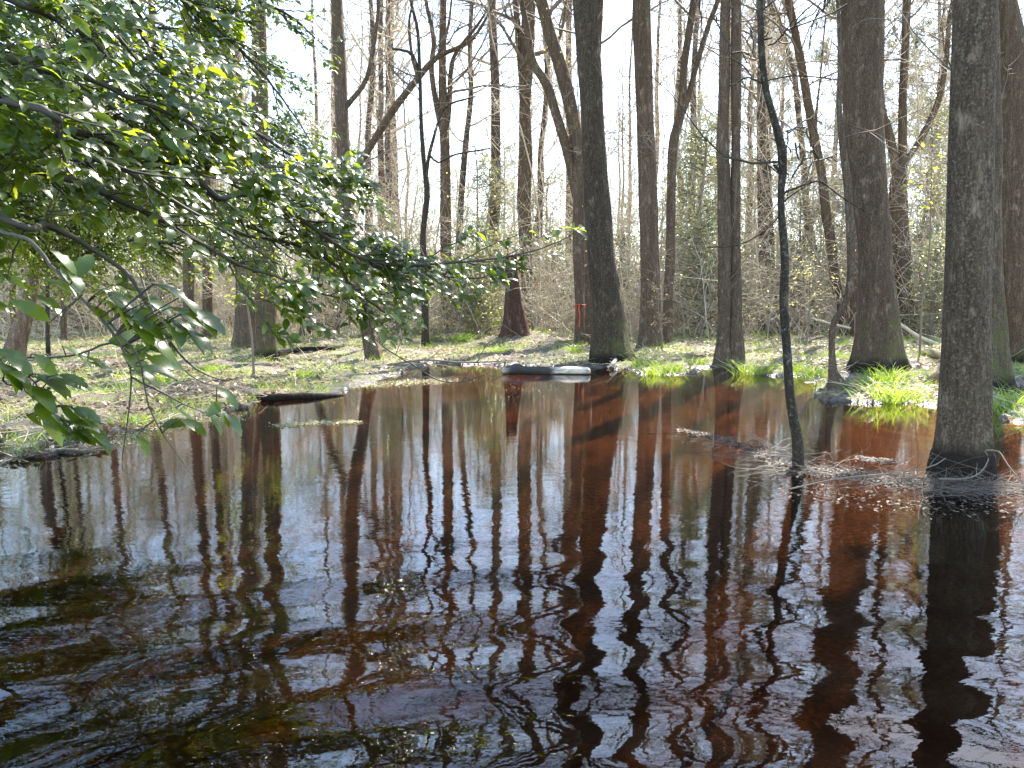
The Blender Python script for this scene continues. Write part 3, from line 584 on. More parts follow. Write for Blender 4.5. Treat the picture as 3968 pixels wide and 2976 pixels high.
mb = MB(); n = 60000; ix = rng.integers(0, len(a3), n); leafs(mb, a3[ix, rng.integers(0, 4, n)]+rng.normal(0, .03, (n, 3)), rng.normal(0, 1, (n, 3)), rng.normal(0, 1, (n, 3)), rng.uniform(.03, .06, n), 'q', .6)
BUDS = leafmat('swelling_buds', (.34, .24, .12), (.50, .36, .16), .4, .5, .3, .6)
tag(mb.build('sapling_buds', BUDS, smooth=False), 'reddish and yellow buds dotting the far saplings', 'buds', kind='stuff')
# brown dry leaves still hanging in the understorey
mb = MB(); n = 42000; ix = rng.integers(0, len(p2), n); pos = p2[ix, rng.integers(0, 4, n)]+rng.normal(0, .05, (n, 3))
leafs(mb, pos, rng.normal(0, 1, (n, 3)), rng.normal(0, 1, (n, 3)), rng.uniform(.03, .075, n), 'q', .6)
UND = leafmat('understorey_leaf', (.32, .31, .12), (.55, .55, .18), .4, .5, .3, .6)
tag(mb.build('undergrowth_leaves', UND, smooth=False), 'small dry and budding leaves scattered through the brush', 'leaves', kind='stuff')
# pale beech-like sapling
def leafy_sapling(u, v, Yd, Hh, label, mat, n, spread, name='sapling', z0=.4, ls=.05):
    b0 = P(u, v, Yd); zb = Hs(b0[0], b0[1]); e = thing(name, (b0[0], b0[1], zb), label, 'sapling')
    zz = np.linspace(-.1, Hh, 8); s = np.column_stack([b0[0]+np.cumsum(rng.normal(0, .03, 8)), np.full(8, b0[1]), zb+zz, np.linspace(.02, .005, 8)])
    mb = MB(); mb.tubes(s[:, :3], s[:, 3], 6); s = spline(s, .08); ix = rng.integers(int(len(s)*z0), len(s), 22); a = rng.uniform(0, 6.28, 22)
    p, q = grow(s[ix, :3], np.stack([np.cos(a), np.sin(a), rng.uniform(-.1, .5, 22)], -1), rng.uniform(.4, 1, 22)*spread, np.full(22, .006), 6, .12, 0); mb.tubes(p, q, 3)
    pp, qq = spawn(p, q, 4, .2, 1, (30, 60), (.3, .5), .6, 3, .2, 0); mb.tubes(pp, qq, 3); mb.build('stem', TWIG, e)
    pos = pp.reshape(-1, 3)[rng.integers(0, pp.shape[0]*3, n)]+rng.normal(0, .03, (n, 3)); lm = MB()
    leafs(lm, pos, rng.normal(0, 1, (n, 3))*np.array((1, 1, .3)), rng.normal(0, .4, (n, 3))+np.array((0, 0, 1.)), rng.uniform(.6, 1.2, n)*ls, 'mid', .55); lm.build('leaves', mat, e)
leafy_sapling(3120, 1300, 17.5, 1.9, 'slender sapling with layered pale yellow leaves behind the crooked dark sapling', PALE, 650, 1.1)
leafy_sapling(2360+225, 1330, 15.6, 1.2, 'small twiggy shrub with rusty buds beside the straight ridged trunk', UND, 160, .4, 'shrub', ls=.03)
leafy_sapling(1860, 1290, 20.5, .9, 'low bush with bright green leaves left of the reddish snag', HOLLY_Y, 700, .8, 'shrub', .1, ls=.07)
leafy_sapling(985, 1260, 11.0, 2.3, 'yellow-green leafy sapling in front of the row of trunks on the left', SPRING, 420, .9, ls=.07)
leafy_sapling(3570, 1320, 14.5, 3.9, 'tall sapling with a few yellow-green young leaves right of the massive trunk', SPRING, 60, .8, ls=.10, z0=.6)

# ------------------------------------------------------------------ second holly tree behind, small bright leaves
def holly_limb(parent, pts, r0, density, leaf, mat, twl=(.25, .6), region=None, drop=(.25, 0, -.10), kind='holly', bark_=TWIG_D, sub=1., keep=None, spread=1.):
    path = spline(np.array(pts), .05); path[:, 3] *= .75; L = np.linalg.norm(np.diff(path[:, :3], axis=0), axis=1).sum()
    n = len(path); path[:, :3] += np.cumsum(rng.normal(0, .0035, (n, 3)), 0)*np.array((1, .5, 1))
    mb = MB(); mb.tubes(path[:, :3], np.maximum(path[:, 3], .0022), 7)
    m = max(3, int(L*density)); ix = rng.integers(int(n*.03), n-1, m)
    tan = nrm(path[np.minimum(ix+1, n-1), :3]-path[ix, :3]); per = nrm(np.cross(tan, rng.normal(0, 1, (m, 3)))); a = np.radians(rng.uniform(20, 60, m))[:, None]
    p1, q1 = grow(path[ix, :3], tan*np.cos(a)+per*np.sin(a)*np.array((1, .8, .8)), rng.uniform(*twl, m)*(1.15-.6*ix/n), np.minimum(path[ix, 3]*.6, .006), 7, .11, np.array(drop)*.35)
    p2, q2 = spawn(p1, q1, int(3*sub), .15, 1, (25, 60), (.3, .6), .7, 5, .12, np.array(drop)*.3)
    if keep is not None:
        def ok(p):
            u, v = proj(p[:, 0]); u2, v2 = proj(p[:, -1]); return keep(u, v) & keep(u2, v2)
        k1 = ok(p1); k2 = ok(p2); p1, q1, p2, q2 = p1[k1], q1[k1], p2[k2], q2[k2]
    mb.tubes(p1, np.maximum(q1, .0014), 4); mb.tubes(p2, np.maximum(q2, .0011), 3)
    lb = mb.build('limb', bark_, parent)
    lm = MB()
    for p, per_ in ((p1, 8), (p2, 7)):
        if not len(p): continue
        mm, k, _ = p.shape; idx = np.repeat(np.arange(mm), per_); t = np.tile((np.arange(per_)+.5)/per_*.8+.2, mm)*(k-1.001); i_ = t.astype(int); f = (t-i_)[:, None]
        pos = p[idx, i_]*(1-f)+p[idx, i_+1]*f; tn = nrm(p[idx, i_+1]-p[idx, i_]); sg = np.where(np.arange(len(idx)) % 2, 1., -1.)[:, None]
        nor = rng.normal(0, .38, (len(idx), 3))+np.array((.75, -.42, 1.)); sd_ = nrm(np.cross(tn, nor))*sg
        ax = tn*.75+sd_*.75+np.array((0, 0, -.28))+rng.normal(0, .18, (len(idx), 3)); sz = leaf*rng.uniform(.65, 1.2, len(idx))
        nor = nrm(nor); ax = ax-nor*(ax*nor).sum(-1, keepdims=True)*.9
        kk = rng.random(len(idx)) < .84
        if keep is not None: u, v = proj(pos); kk &= keep(u, v)
        leafs(lm, pos[kk], ax[kk], nor[kk], sz[kk], kind)
    if lm.v:
        fo = lm.build('foliage', mat, lb, origin=np.array(parent.location)); fo.data.shade_smooth()
    return lb
def PR(rows, K=1.): return [[*P(u, v, y*K), r*K] for u, v, y, r in rows]
KH = 1.55
hz = thing('holly_tree', (-5.4, 7.4, Hs(-5.4, 7.4)), 'bright yellow-green holly standing behind the near dark one on the left bank', 'holly tree')
tk = MB(); sp_ = spline(np.array([[-5.4, 7.4, -.2, .06], [-5.3, 7.4, 1, .055], [-5.1, 7.5, 2.4, .05], [-4.9, 7.4, 4.2, .04], [-4.9, 7.4, 6, .02]]), .1); tk.tubes(sp_[:, :3], sp_[:, 3], 10); tk.build('trunk', B_DARK, hz)
for rows in ([(200, 900, 7.4, .03), (500, 800, 7.2, .022), (800, 820, 7, .014), (1080, 900, 6.9, .006)], [(200, 700, 7.4, .03), (480, 560, 7.2, .022), (760, 600, 7, .014), (1150, 720, 6.9, .006)],
             [(200, 1000, 7.4, .03), (420, 950, 7.2, .02), (700, 960, 6.8, .013), (1020, 1060, 6.6, .006)], [(200, 800, 7.4, .03), (60, 740, 7.2, .02), (-60, 800, 7, .01)],
             [(200, 1000, 7.4, .025), (120, 900, 6.8, .02), (20, 900, 6.6, .01)], [(200, 500, 7.4, .03), (600, 350, 7.2, .02), (900, 420, 7, .012), (1200, 560, 7, .006)],
             [(200, 300, 7.4, .03), (500, 120, 7.2, .02), (900, 150, 7, .012), (1150, 300, 7, .006)], [(200, 200, 7.4, .03), (100, 60, 7.2, .02), (400, -60, 7, .012)],
             [(300, 900, 7.4, .02), (560, 900, 7.8, .014), (880, 780, 8, .01), (1180, 860, 8, .006)]):
    rows = [(-250, 700, 7.4, .03)]+rows
    holly_limb(hz, PR(rows), .03, 26, .052, HOLLY_Y, (.3, .8), kind='mid', sub=1.4)

# ------------------------------------------------------------------ near holly
hn = thing('holly_tree', (-5.3, 5.6, Hs(-5.3, 5.6)), 'near holly with glossy dark spiny leaves sweeping over the pond from the left', 'holly tree')
tk = MB(); sp_ = spline(np.array([[-5.3, 5.6, -.4, .15], [-5.25, 5.6, 1, .135], [-5.15, 5.6, 3, .12], [-5.1, 5.5, 5, .09], [-5.1, 5.5, 8, .03]]), .1); tk.tubes(sp_[:, :3], sp_[:, 3], 12); tk.build('trunk', B_DARK, hn)
sil = [(-900, -1500), (1230, -1500), (1290, 0), (1330, 140), (1300, 420), (1400, 560), (1490, 640), (1480, 760), (1600, 880), (1800, 870), (2100, 880), (2290, 830), (2330, 890), (2200, 1010), (1980, 1080), (1780, 1190), (1640, 1290), (1500, 1330), (1330, 1290), (1180, 1330), (1010, 1360), (960, 1260), (800, 1420), (560, 1400), (420, 1330), (200, 1300), (-50, 1290), (-900, 1200)]
silA = np.array(sil, float)
def keep_up(u, v):
    ins = np.zeros(u.shape, bool); n = len(silA)
    for i in range(n):
        a, b_ = silA[i], silA[(i+1) % n]
        if a[1] != b_[1]: ins ^= ((a[1] > v) != (b_[1] > v)) & (u < (b_[0]-a[0])*(v-a[1])/(b_[1]-a[1])+a[0])
    # a few airy windows through the foliage
    for cu, cv, ru, rv, pr in ((830, 1010, 330, 120, .7), (1130, 480, 170, 120, .55), (820, 730, 160, 70, .35), (300, 640, 120, 60, .5), (250, 1000, 260, 130, .75), (1050, 200, 120, 120, .4), (120, 800, 160, 90, .6)):
        ins &= ~((((u-cu)/ru)**2+((v-cv)/rv)**2 < 1) & (rng.random(u.shape) < pr))
    return ins
def start(z): return [-5.2, 5.55, z*1.4, .05]
limbs = [
 [start(2.0), *PR(K=KH, rows=[(-200, 420, 2.7, .024), (300, 500, 2.8, .019), (693, 633, 2.9, .016), (844, 760, 2.9, .014), (964, 747, 3.0, .013), (1150, 830, 3.0, .011), (1400, 985, 3.1, .009), (1650, 1010, 3.1, .007), (1900, 985, 3.1, .005), (2150, 930, 3.1, .003), (2285, 855, 3.1, .0015)])],
 [start(2.4), *PR(K=KH, rows=[(-100, 100, 2.8, .02), (400, 400, 3.0, .016), (700, 560, 3.0, .012), (1000, 750, 3.1, .009), (1250, 880, 3.1, .006), (1480, 960, 3.2, .003)])],
 [start(2.9), *PR(K=KH, rows=[(50, -60, 3.0, .02), (450, 200, 3.2, .015), (800, 400, 3.3, .011), (1100, 620, 3.4, .008), (1340, 770, 3.4, .004)])],
 [start(3.1), *PR(K=KH, rows=[(350, -120, 3.3, .02), (600, 180, 3.4, .014), (850, 420, 3.5, .010), (1130, 640, 3.5, .006), (1380, 740, 3.5, .003)])],
 [start(3.3), *PR(K=KH, rows=[(500, -200, 3.6, .02), (750, 20, 3.7, .013), (950, 180, 3.8, .010), (1120, 380, 3.8, .006), (1240, 560, 3.8, .003)])],
 [start(3.5), *PR(K=KH, rows=[(600, -350, 3.8, .02), (900, -60, 3.9, .013), (1130, 60, 4.0, .008), (1290, 190, 4.0, .004)])],
 [start(1.9), *PR(K=KH, rows=[(-150, 600, 2.4, .02), (300, 740, 2.5, .015), (600, 880, 2.6, .011), (900, 1040, 2.7, .008), (1200, 1150, 2.8, .005), (1420, 1200, 2.8, .003)])],
 [start(2.3), *PR(K=KH, rows=[(-200, 220, 2.3, .02), (200, 300, 2.4, .014), (500, 420, 2.5, .010), (820, 560, 2.6, .006), (1050, 720, 2.6, .003)])],
 [start(2.7), *PR(K=KH, rows=[(-150, -50, 2.6, .02), (200, 100, 2.6, .013), (420, 260, 2.7, .009), (640, 480, 2.7, .005)])],
 [start(1.9), *PR(K=KH, rows=[(-100, 830, 2.0, .014), (200, 900, 2.2, .011), (480, 1060, 2.3, .008), (663, 1362, 2.3, .005), (783, 1470, 2.3, .003), (874, 1500, 2.3, .0015)])],
 [start(1.8), *PR(K=KH, rows=[(0, 380, 2.0, .014), (260, 560, 2.1, .011), (560, 700, 2.2, .008), (900, 900, 2.4, .005), (1100, 1010, 2.5, .003)])],
 [start(3.0), *PR(K=KH, rows=[(150, -150, 2.8, .016), (350, 60, 2.9, .012), (560, 300, 3.0, .008), (780, 620, 3.0, .004)])],
 [start(3.6), *PR(K=KH, rows=[(100, -500, 2.6, .016), (500, -420, 2.7, .011), (900, -300, 2.9, .006), (1150, -150, 3.0, .003)])],
 [start(3.9), *PR(K=KH, rows=[(0, -900, 2.6, .016), (450, -850, 2.7, .011), (850, -700, 2.9, .006), (1120, -500, 3.0, .003)])],
 [start(4.3), *PR(K=KH, rows=[(100, -1100, 3.2, .016), (550, -1150, 3.4, .011), (900, -1000, 3.6, .006), (1200, -800, 3.7, .003)])],
 [start(3.6), *PR(K=KH, rows=[(-300, -300, 2.0, .016), (0, -350, 1.9, .011), (350, -250, 1.9, .006), (600, -60, 1.9, .003)])],
 [start(2.2), *PR(K=KH, rows=[(600, 640, 3.2, .013), (1000, 880, 3.3, .010), (1302, 1000, 3.4, .008), (1393, 1108, 3.4, .007), (1500, 1180, 3.4, .006), (1600, 1230, 3.4, .004)])],
 [start(2.2), *PR(K=KH, rows=[(700, 800, 3.4, .013), (1100, 930, 3.5, .010), (1500, 1040, 3.6, .007), (1800, 1080, 3.6, .005), (2000, 1060, 3.6, .003)])],
]
for k_, rows in enumerate(limbs):
    path = np.array(rows)
    holly_limb(hn, rows, .02, 14.5, .054*KH, HOLLY, (.22*KH, .55*KH), keep=keep_up, sub=1.)
# lower, nearer sprays: few big leaves on trailing twigs
def spray(rows, leaves_at, parent=hn, size=.07):
    size *= KH*.84
    leaves_at = leaves_at+[(a+rng.uniform(-45, 45), b_+rng.uniform(-35, 35), c_+rng.uniform(-30, 30)) for a, b_, c_ in leaves_at if rng.random() < .6 and len(leaves_at) > 5]
    path = spline(np.array(PR(rows, KH)), .03); path[:, 3] *= .38; n = len(path); path[:, :3] += np.cumsum(rng.normal(0, .0012, (n, 3)), 0)
    mb = MB(); mb.tubes(path[:, :3], path[:, 3], 7); lm = MB()
    u, v = proj(path[:, :3]); lp = []
    for (lu, lv, ang) in leaves_at:
        i_ = int(np.argmin((u-lu)**2+(v-lv)**2)); Yd = path[i_, 1]; tgt = P(lu, lv, Yd-.02); mb.tubes(np.array([path[i_, :3], (path[i_, :3]+tgt)/2+np.array((0, 0, .004)), tgt]), np.array([.0016, .0014, .001])*KH, 4)
        a = R(ang); ax = np.array((math.cos(a), rng.uniform(-.35, .35), -math.sin(a))); lp.append((tgt, ax))
    if lp:
        pos = np.array([a for a, _ in lp]); ax = np.array([b_ for _, b_ in lp]); m = len(lp)
        nor = nrm(rng.normal(0, .30, (m, 3))+np.array((1.0, -.33, 1.))); ax = nrm(ax)-nor*(nrm(ax)*nor).sum(-1, keepdims=True)*.95
        leafs(lm, pos, ax, nor, size*rng.uniform(.85, 1.15, m), 'holly')
    lb = mb.build('limb', TWIG_D, parent)
    if lp: lm.build('foliage', HOLLY, lb, origin=np.array(parent.location))
spray([(-300, 880, 2.2, .012), (60, 900, 1.7, .010), (200, 1010, 1.6, .009), (300, 1110, 1.55, .008), (422, 1240, 1.5, .0075), (500, 1360, 1.5, .0065), (518, 1450, 1.5, .005), (505, 1600, 1.5, .0035), (490, 1700, 1.5, .003), (484, 1800, 1.5, .0022), (520, 1830, 1.5, .0012)],
      [(210, 1020, 20), (290, 1080, -60), (330, 1120, 20), (360, 1150, 15), (240, 1225, 165), (400, 1120, 25), (430, 1140, 30), (460, 1190, 35), (480, 1220, 40), (520, 1240, 35), (560, 1180, 30), (610, 1220, 35), (350, 1180, 10), (560, 1300, 50), (640, 1240, 95), (690, 1250, 45), (660, 1190, 20), (700, 1150, 30), (600, 1100, 20), (500, 1430, 20), (540, 1420, 10), (470, 1370, 25), (740, 1200, 25), (300, 1150, 160)], size=.082)
spray([(422, 1240, 1.5, .007), (530, 1370, 1.48, .005), (555, 1470, 1.48, .004), (580, 1573, 1.48, .0035), (633, 1680, 1.48, .003), (690, 1770, 1.48, .002), (741, 1844, 1.48, .001)], [(620, 1655, -20), (700, 1625, 25), (530, 1690, 80)], size=.065)
spray([(505, 1460, 1.5, .005), (663, 1542, 1.5, .0035), (800, 1603, 1.5, .002), (870, 1610, 1.5, .001)], [(680, 1580, 60), (800, 1590, 35), (830, 1575, 30), (870, 1600, 70), (840, 1500, 5)], size=.07)
spray([(800, 1603, 1.5, .002), (850, 1580, 1.5, .0015), (900, 1545, 1.5, .001)], [(860, 1560, 150)], size=.06)
spray([(540, 1060, 1.9, .006), (663, 1362, 1.8, .005), (783, 1470, 1.75, .003), (874, 1500, 1.75, .0015)], [(820, 1490, -10)], size=.075)
spray([(-80, 1340, 1.5, .007), (15, 1400, 1.4, .006), (22, 1470, 1.4, .006), (60, 1490, 1.4, .005), (120, 1458, 1.4, .004), (163, 1518, 1.4, .003), (187, 1597, 1.4, .0015)],
      [(-10, 1350, 20), (20, 1385, 10), (10, 1430, 25), (60, 1450, 10), (120, 1455, 15), (200, 1470, 15), (140, 1450, 10), (100, 1520, 70), (150, 1560, 80), (140, 1610, 20), (200, 1610, -5), (250, 1630, -15), (260, 1570, 15)], size=.078)
spray([(163, 1518, 1.4, .003), (260, 1580, 1.4, .002), (330, 1640, 1.4, .0012)], [(250, 1660, 50), (300, 1660, 40), (330, 1650, 55), (320, 1680, 60), (280, 1580, 25)], size=.075)
spray([(-60, 1350, 1.45, .006), (120, 1390, 1.5, .005), (300, 1375, 1.5, .005), (430, 1330, 1.5, .006), (500, 1370, 1.5, .006)], [(130, 1370, 10), (240, 1340, 5), (340, 1400, 20), (420, 1320, -15), (320, 1380, -30)], size=.07)
# bare trailing twig over the water
spray([(1393, 1108, 3.4, .008), (1440, 1290, 3.3, .007), (1480, 1345, 3.2, .007), (1579, 1410, 3.2, .006), (1660, 1460, 3.2, .006), (1712, 1482, 3.2, .006), (1790, 1484, 3.2, .005), (1880, 1458, 3.2, .004), (1900, 1480, 3.2, .003), (1950, 1456, 3.2, .002)], [(1400, 1300, 20), (1420, 1320, 60), (1480, 1260, 20), (1560, 1310, 55), (1500, 1300, 10)], size=.07)
spray([(1790, 1484, 3.2, .004), (1815, 1440, 3.2, .004), (1844, 1410, 3.2, .004), (1870, 1360, 3.2, .0035), (1900, 1320, 3.2, .0025), (1947, 1295, 3.2, .0012)], [(1850, 1330, -20), (1925, 1340, 40), (1920, 1290, 200)], size=.06)
spray([(1440, 1290, 3.3, .005), (1520, 1370, 3.3, .004), (1620, 1405, 3.3, .003), (1700, 1410, 3.3, .002), (1760, 1390, 3.3, .001)], [(1450, 1270, 30), (1600, 1230, 85), (1560, 1240, 35)], size=.07)

# ------------------------------------------------------------------ ground cover
def scatter(n, u0, u1, Y0, Y1, cond, pw=1.):
    Yv = Y0+(Y1-Y0)*rng.random(n)**pw; u = rng.uniform(u0, u1, n); x = (u-1984)/F*Yv; h = height(x, Yv); k = cond(x, Yv, h); return np.stack([x, Yv, h], -1)[k]
mb = MB(); p = scatter(90000, -400, 4400, 5, 26, lambda x, y, h: (h > -.006) & (wob(x, y, 2.6, 71)+.7*wob(x, y, 8, 72) > -.25), 1.3); n = len(p)
leafs(mb, p+np.stack([np.zeros(n), np.zeros(n), rng.uniform(.002, .025, n)], -1), rng.normal(0, 1, (n, 3))*np.array((1, 1, .25)), rng.normal(0, .45, (n, 3))+np.array((0, 0, 1.)), rng.uniform(.03, .085, n), 'mid', .5)
tag(mb.build('leaf_litter', LITTER, smooth=False), 'dry tan fallen leaves strewn over the banks', 'leaf litter', kind='stuff')
mb = MB(); p = scatter(5200, -300, 4300, 5, 22, lambda x, y, h: h > 0., 1.2); n = len(p); a = rng.uniform(0, 6.28, n)
pp, qq = grow(p+np.array((0, 0, .012)), np.stack([np.cos(a), np.sin(a), rng.uniform(0, .35, n)], -1), rng.exponential(.28, n)+.08, rng.uniform(.002, .006, n), 5, .2, -.04); mb.tubes(pp, qq, 3)
tag(mb.build('twig_litter', TWIG_P), 'fallen twigs littering the banks', 'twigs', kind='stuff')
def blades(mb, base, L, wd, lean=.5, seg=5, droop=.22):
    n = len(base); a = rng.uniform(0, 6.28, n); d = nrm(np.stack([np.cos(a)*lean, np.sin(a)*lean, np.ones(n)], -1)+rng.normal(0, .12, (n, 3)))
    side = nrm(np.cross(d, rng.normal(0, 1, (n, 3)))); p = base.copy(); V = []
    out = np.stack([np.cos(a), np.sin(a), np.zeros(n)], -1)
    for i in range(seg+1):
        ww = wd*(1-(i/seg)**1.6)*.5+.0003; V.append(np.stack([p-side*ww[:, None], p+side*ww[:, None]], 1)); d = nrm(d+out*droop*lean*1.5+np.array((0, 0, -droop*.9*(i/seg)))); p = p+d*(L/seg)[:, None]
    V = np.stack(V, 1).reshape(n, -1, 3); q = np.array([(2*i, 2*i+1, 2*i+3, 2*i+2) for i in range(seg)])
    mb.add(V.reshape(-1, 3), (q[None]+(np.arange(n)*V.shape[1])[:, None, None]).reshape(-1, 4))
def patchy(x, y, h): return (h > .004) & (wob(x, y, 2.2, 41)+.8*wob(x, y, 6, 42) > .10)
mb = MB(); p = scatter(110000, -500, 4400, 5.2, 27, patchy, 1.2); n = len(p); blades(mb, p, rng.uniform(.05, .16, n)*np.clip(.6+p[:, 1]/25, .7, 1.4), rng.uniform(.003, .006, n), .45, 3)
tag(mb.build('grass', GRASS), 'short bright green grass sprouting in patches on the banks', 'grass', kind='stuff')
tus = [(3465, 1548, 70, .42, 'big bright green grass clump at the waterline before the massive ridged trunk'), (3420, 1500, 45, .36, 'grass clump tucked behind the big bright one by the massive trunk'),
       (3150, 1462, 60, .38, 'grass clump left of the snaky sapling'), (3085, 1440, 40, .32, 'grass clump right beside the crooked dark sapling'), (2930, 1444, 46, .36, 'grass clump dipping into the water right of the double trunk'),
       (2490, 1420, 46, .30, 'grass clump between the broad leaning trunk and the straight ridged trunk'), (2600, 1440, 44, .34, 'grass clump on the shore between the ridged trunk and the double trunk'), (2545, 1446, 36, .28, 'small grass clump on the shore under the ridged trunk'),
       (2230, 1366, 30, .26, 'small grass clump at the foot of the taped trunk'), (1950, 1372, 40, .3, 'grass clump just left of the snag mound'), (1790, 1340, 60, .34, 'lush grass clump left of the reddish snag'),
       (1680, 1330, 50, .34, 'grass clump under the vine-budded trunk'), (3920, 1580, 40, .42, 'tall grass clump at the right edge of the picture'), (2710, 1410, 30, .26, 'low grass clump just left of the double trunk'), (600, 1490, 40, .16, 'low grass clump on the left bank behind the hanging twigs'),
       (820, 1450, 34, .2, 'sprouting grass clump in the middle of the left bank'), (520, 1640, 30, .14, 'broad-leaved grass clump at the left shoreline'), (1180, 1470, 34, .16, 'grass clump on the sunny tip of the left bank'), (3240, 1400, 36, .3, 'grass clump behind the snaky sapling'), (1440, 1345, 36, .28, 'grass clump behind the tip-of-bank trunk')]
for u, v, n, L, lab in tus:
    c = G(u, v, .03); zb = Hs(c[0], c[1]); e = thing('grass_tussock', (c[0], c[1], max(zb, 0)), lab, 'grass clump', 'grass clumps on the shore')
    e_ = MB(); n = int(n*2.6)+25; base = np.column_stack([c[0]+rng.normal(0, .06+L*.2, n), c[1]+rng.normal(0, .08, n), np.full(n, max(zb, 0)-.02)]); blades(e_, base, L*rng.uniform(.5, 1.15, n), rng.uniform(.006, .011, n), .45, 6, .2); e_.build('blades', GRASS, e)

# ------------------------------------------------------------------ floating log
LOGM, nt, b = M('weathered_log'); tc = nt.nodes.new('ShaderNodeTexCoord'); mp = mapping(nt, (.25, 1, 1)); n1 = noise(nt, mp.outputs[0], 22, 6, .6, .8)
c_ = ramp(nt, n1.outputs[0], [(.3, (.16, .115, .08)), (.48, (.50, .40, .28)), (.66, (.76, .66, .52))]).outputs[0]
n2 = noise(nt, mapping(nt, (.5, 1, 1)).outputs[0], 1.6, 3, .5); sx2 = nd(nt, 'ShaderNodeSeparateXYZ'); nt.links.new(tc.outputs['Object'], sx2.inputs[0])
dk = math_(nt, 'MULTIPLY', math_(nt, 'SUBTRACT', .045, math_(nt, 'ADD', sx2.outputs[2], math_(nt, 'MULTIPLY', n2.outputs[0], .03)), None, True), 40, None, True)
shade_band = math_(nt, 'SUBTRACT', 1., math_(nt, 'ABSOLUTE', math_(nt, 'MULTIPLY', math_(nt, 'ADD', sx2.outputs[0], math_(nt, 'MULTIPLY', n1.outputs[0], .5)), 2.4)), None, True)  # trunk's shadow across the middle of the log, painted into its colour
dk = math_(nt, 'MAXIMUM', dk, math_(nt, 'MULTIPLY', shade_band, 4, None, True))
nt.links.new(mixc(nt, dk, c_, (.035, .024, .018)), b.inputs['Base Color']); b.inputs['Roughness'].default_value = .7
bp = nd(nt, 'ShaderNodeBump'); bp.inputs['Distance'].default_value = .02; nt.links.new(n1.outputs[0], bp.inputs['Height']); nt.links.new(bp.outputs[0], b.inputs['Normal'])
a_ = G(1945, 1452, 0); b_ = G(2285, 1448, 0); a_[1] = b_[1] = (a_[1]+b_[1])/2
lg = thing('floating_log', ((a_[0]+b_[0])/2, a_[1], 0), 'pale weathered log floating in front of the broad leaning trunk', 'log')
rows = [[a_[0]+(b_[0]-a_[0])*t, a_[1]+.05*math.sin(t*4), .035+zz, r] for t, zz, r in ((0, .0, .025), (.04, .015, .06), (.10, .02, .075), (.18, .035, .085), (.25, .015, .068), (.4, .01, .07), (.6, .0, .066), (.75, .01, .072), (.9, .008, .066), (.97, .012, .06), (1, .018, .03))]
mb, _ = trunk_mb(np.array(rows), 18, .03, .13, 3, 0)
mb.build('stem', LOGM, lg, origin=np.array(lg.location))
def log(pts, label, mat, name='fallen_log', cat='log', k=10, Yd=None):
    rows = []
    for u, v, r, zz in pts:
        c = G(u, v, .05) if Yd is None else P(u, v, Yd)
        if Yd is not None: zz = c[2]
        rows.append([c[0], c[1], zz, r])
    p = np.array(rows); mb, _ = trunk_mb(p, k, .1, .06, int(p[0, 0]*7+50), 0); o = mb.build(name, mat); return tag(o, label, cat)
MOSSLOG = simple('mossy_log', (.15, .12, .055), .9, .6, 7)
log([(250, 1300, .10, .20), (420, 1318, .10, .16), (620, 1335, .09, .14), (760, 1345, .07, .13)], 'long mossy fallen log lying behind the left bank', MOSSLOG)
log([(60, 1290, .06, .22), (300, 1312, .06, .20), (560, 1318, .05, .22)], 'thin bleached fallen pole lying above the mossy log on the left', TWIG_P)
log([(820, 1545, .02, .03), (880, 1540, .045, .02), (960, 1536, .035, .03), (1050, 1534, .05, .02), (1130, 1530, .035, .03), (1230, 1524, .04, .01), (1330, 1516, .015, .0)], 'low mossy log along the water edge of the left bank', B_MOSS)
log([(2470, 1395, .03, .10), (2400, 1400, .03, .12), (2370, 1420, .035, .07)], 'curved root snaking out right of the broad leaning trunk', TWIG_P, 'root', 'root')
log([(3480, 1250, .035, 0), (3560, 1305, .045, 0), (3660, 1345, .05, 0)], 'bleached fallen branch slanting down right of the massive trunk', TWIG_P, 'fallen_branch', 'branch', Yd=18)
log([(3560, 1380, .09, .10), (3640, 1400, .09, .13), (3700, 1420, .08, .10)], 'short mossy log beside the swollen root on the right', MOSSLOG)
log([(3140, 1232, .03, 0), (3220, 1255, .03, 0), (3295, 1272, .03, 0)], 'bleached stick slanting behind the snaky sapling', TWIG_P, 'fallen_branch', 'branch', Yd=20)
log([(2700, 1290, .07, 0), (2740, 1200, .07, 0), (2780, 1160, .08, 0), (2750, 1100, .07, 0)], 'bleached leaning broken branch left of the double trunk', TWIG_P, 'fallen_branch', 'branch', Yd=22)
log([(1080, 1385, .045, .12), (1180, 1370, .045, .14), (1300, 1365, .035, .13)], 'dark fallen branch on the left bank by the stout trunk', B_DARK, 'fallen_branch', 'branch')

# floating mats of leaf bits and twigs on the water
def raft(pts, n, sd_, mat, name, label, cat, twn=0, sz=(.01, .034)):
    c = np.array([G(u, v) for u, v in pts]); t = rng.random(n)*(len(c)-1.001); i_ = t.astype(int); f = (t-i_)[:, None]; p = c[i_]*(1-f)+c[i_+1]*f
    p += np.stack([rng.normal(0, sd_*.8, n), rng.normal(0, sd_, n), np.zeros(n)], -1); p[:, 2] = rng.uniform(.002, .012, n); mb = MB()
    leafs(mb, p, rng.normal(0, 1, (n, 3))*np.array((1, 1, .18)), rng.normal(0, .18, (n, 3))+np.array((0, 0, 1.)), rng.uniform(*sz, n), 'mid', .5)
    return tag(mb.build(name, mat, smooth=False), label, cat, kind='stuff')
WET = leafmat('wet_leaf', (.075, .05, .032), (.10, .065, .035), .1, .55, .15, 1.0)
raft([(2640, 1670), (2800, 1700), (2880, 1735), (3000, 1790), (3080, 1810)], 1700, .04, WET, 'debris_mat', 'narrow mat of floating leaf bits left of the crooked sapling', 'debris')
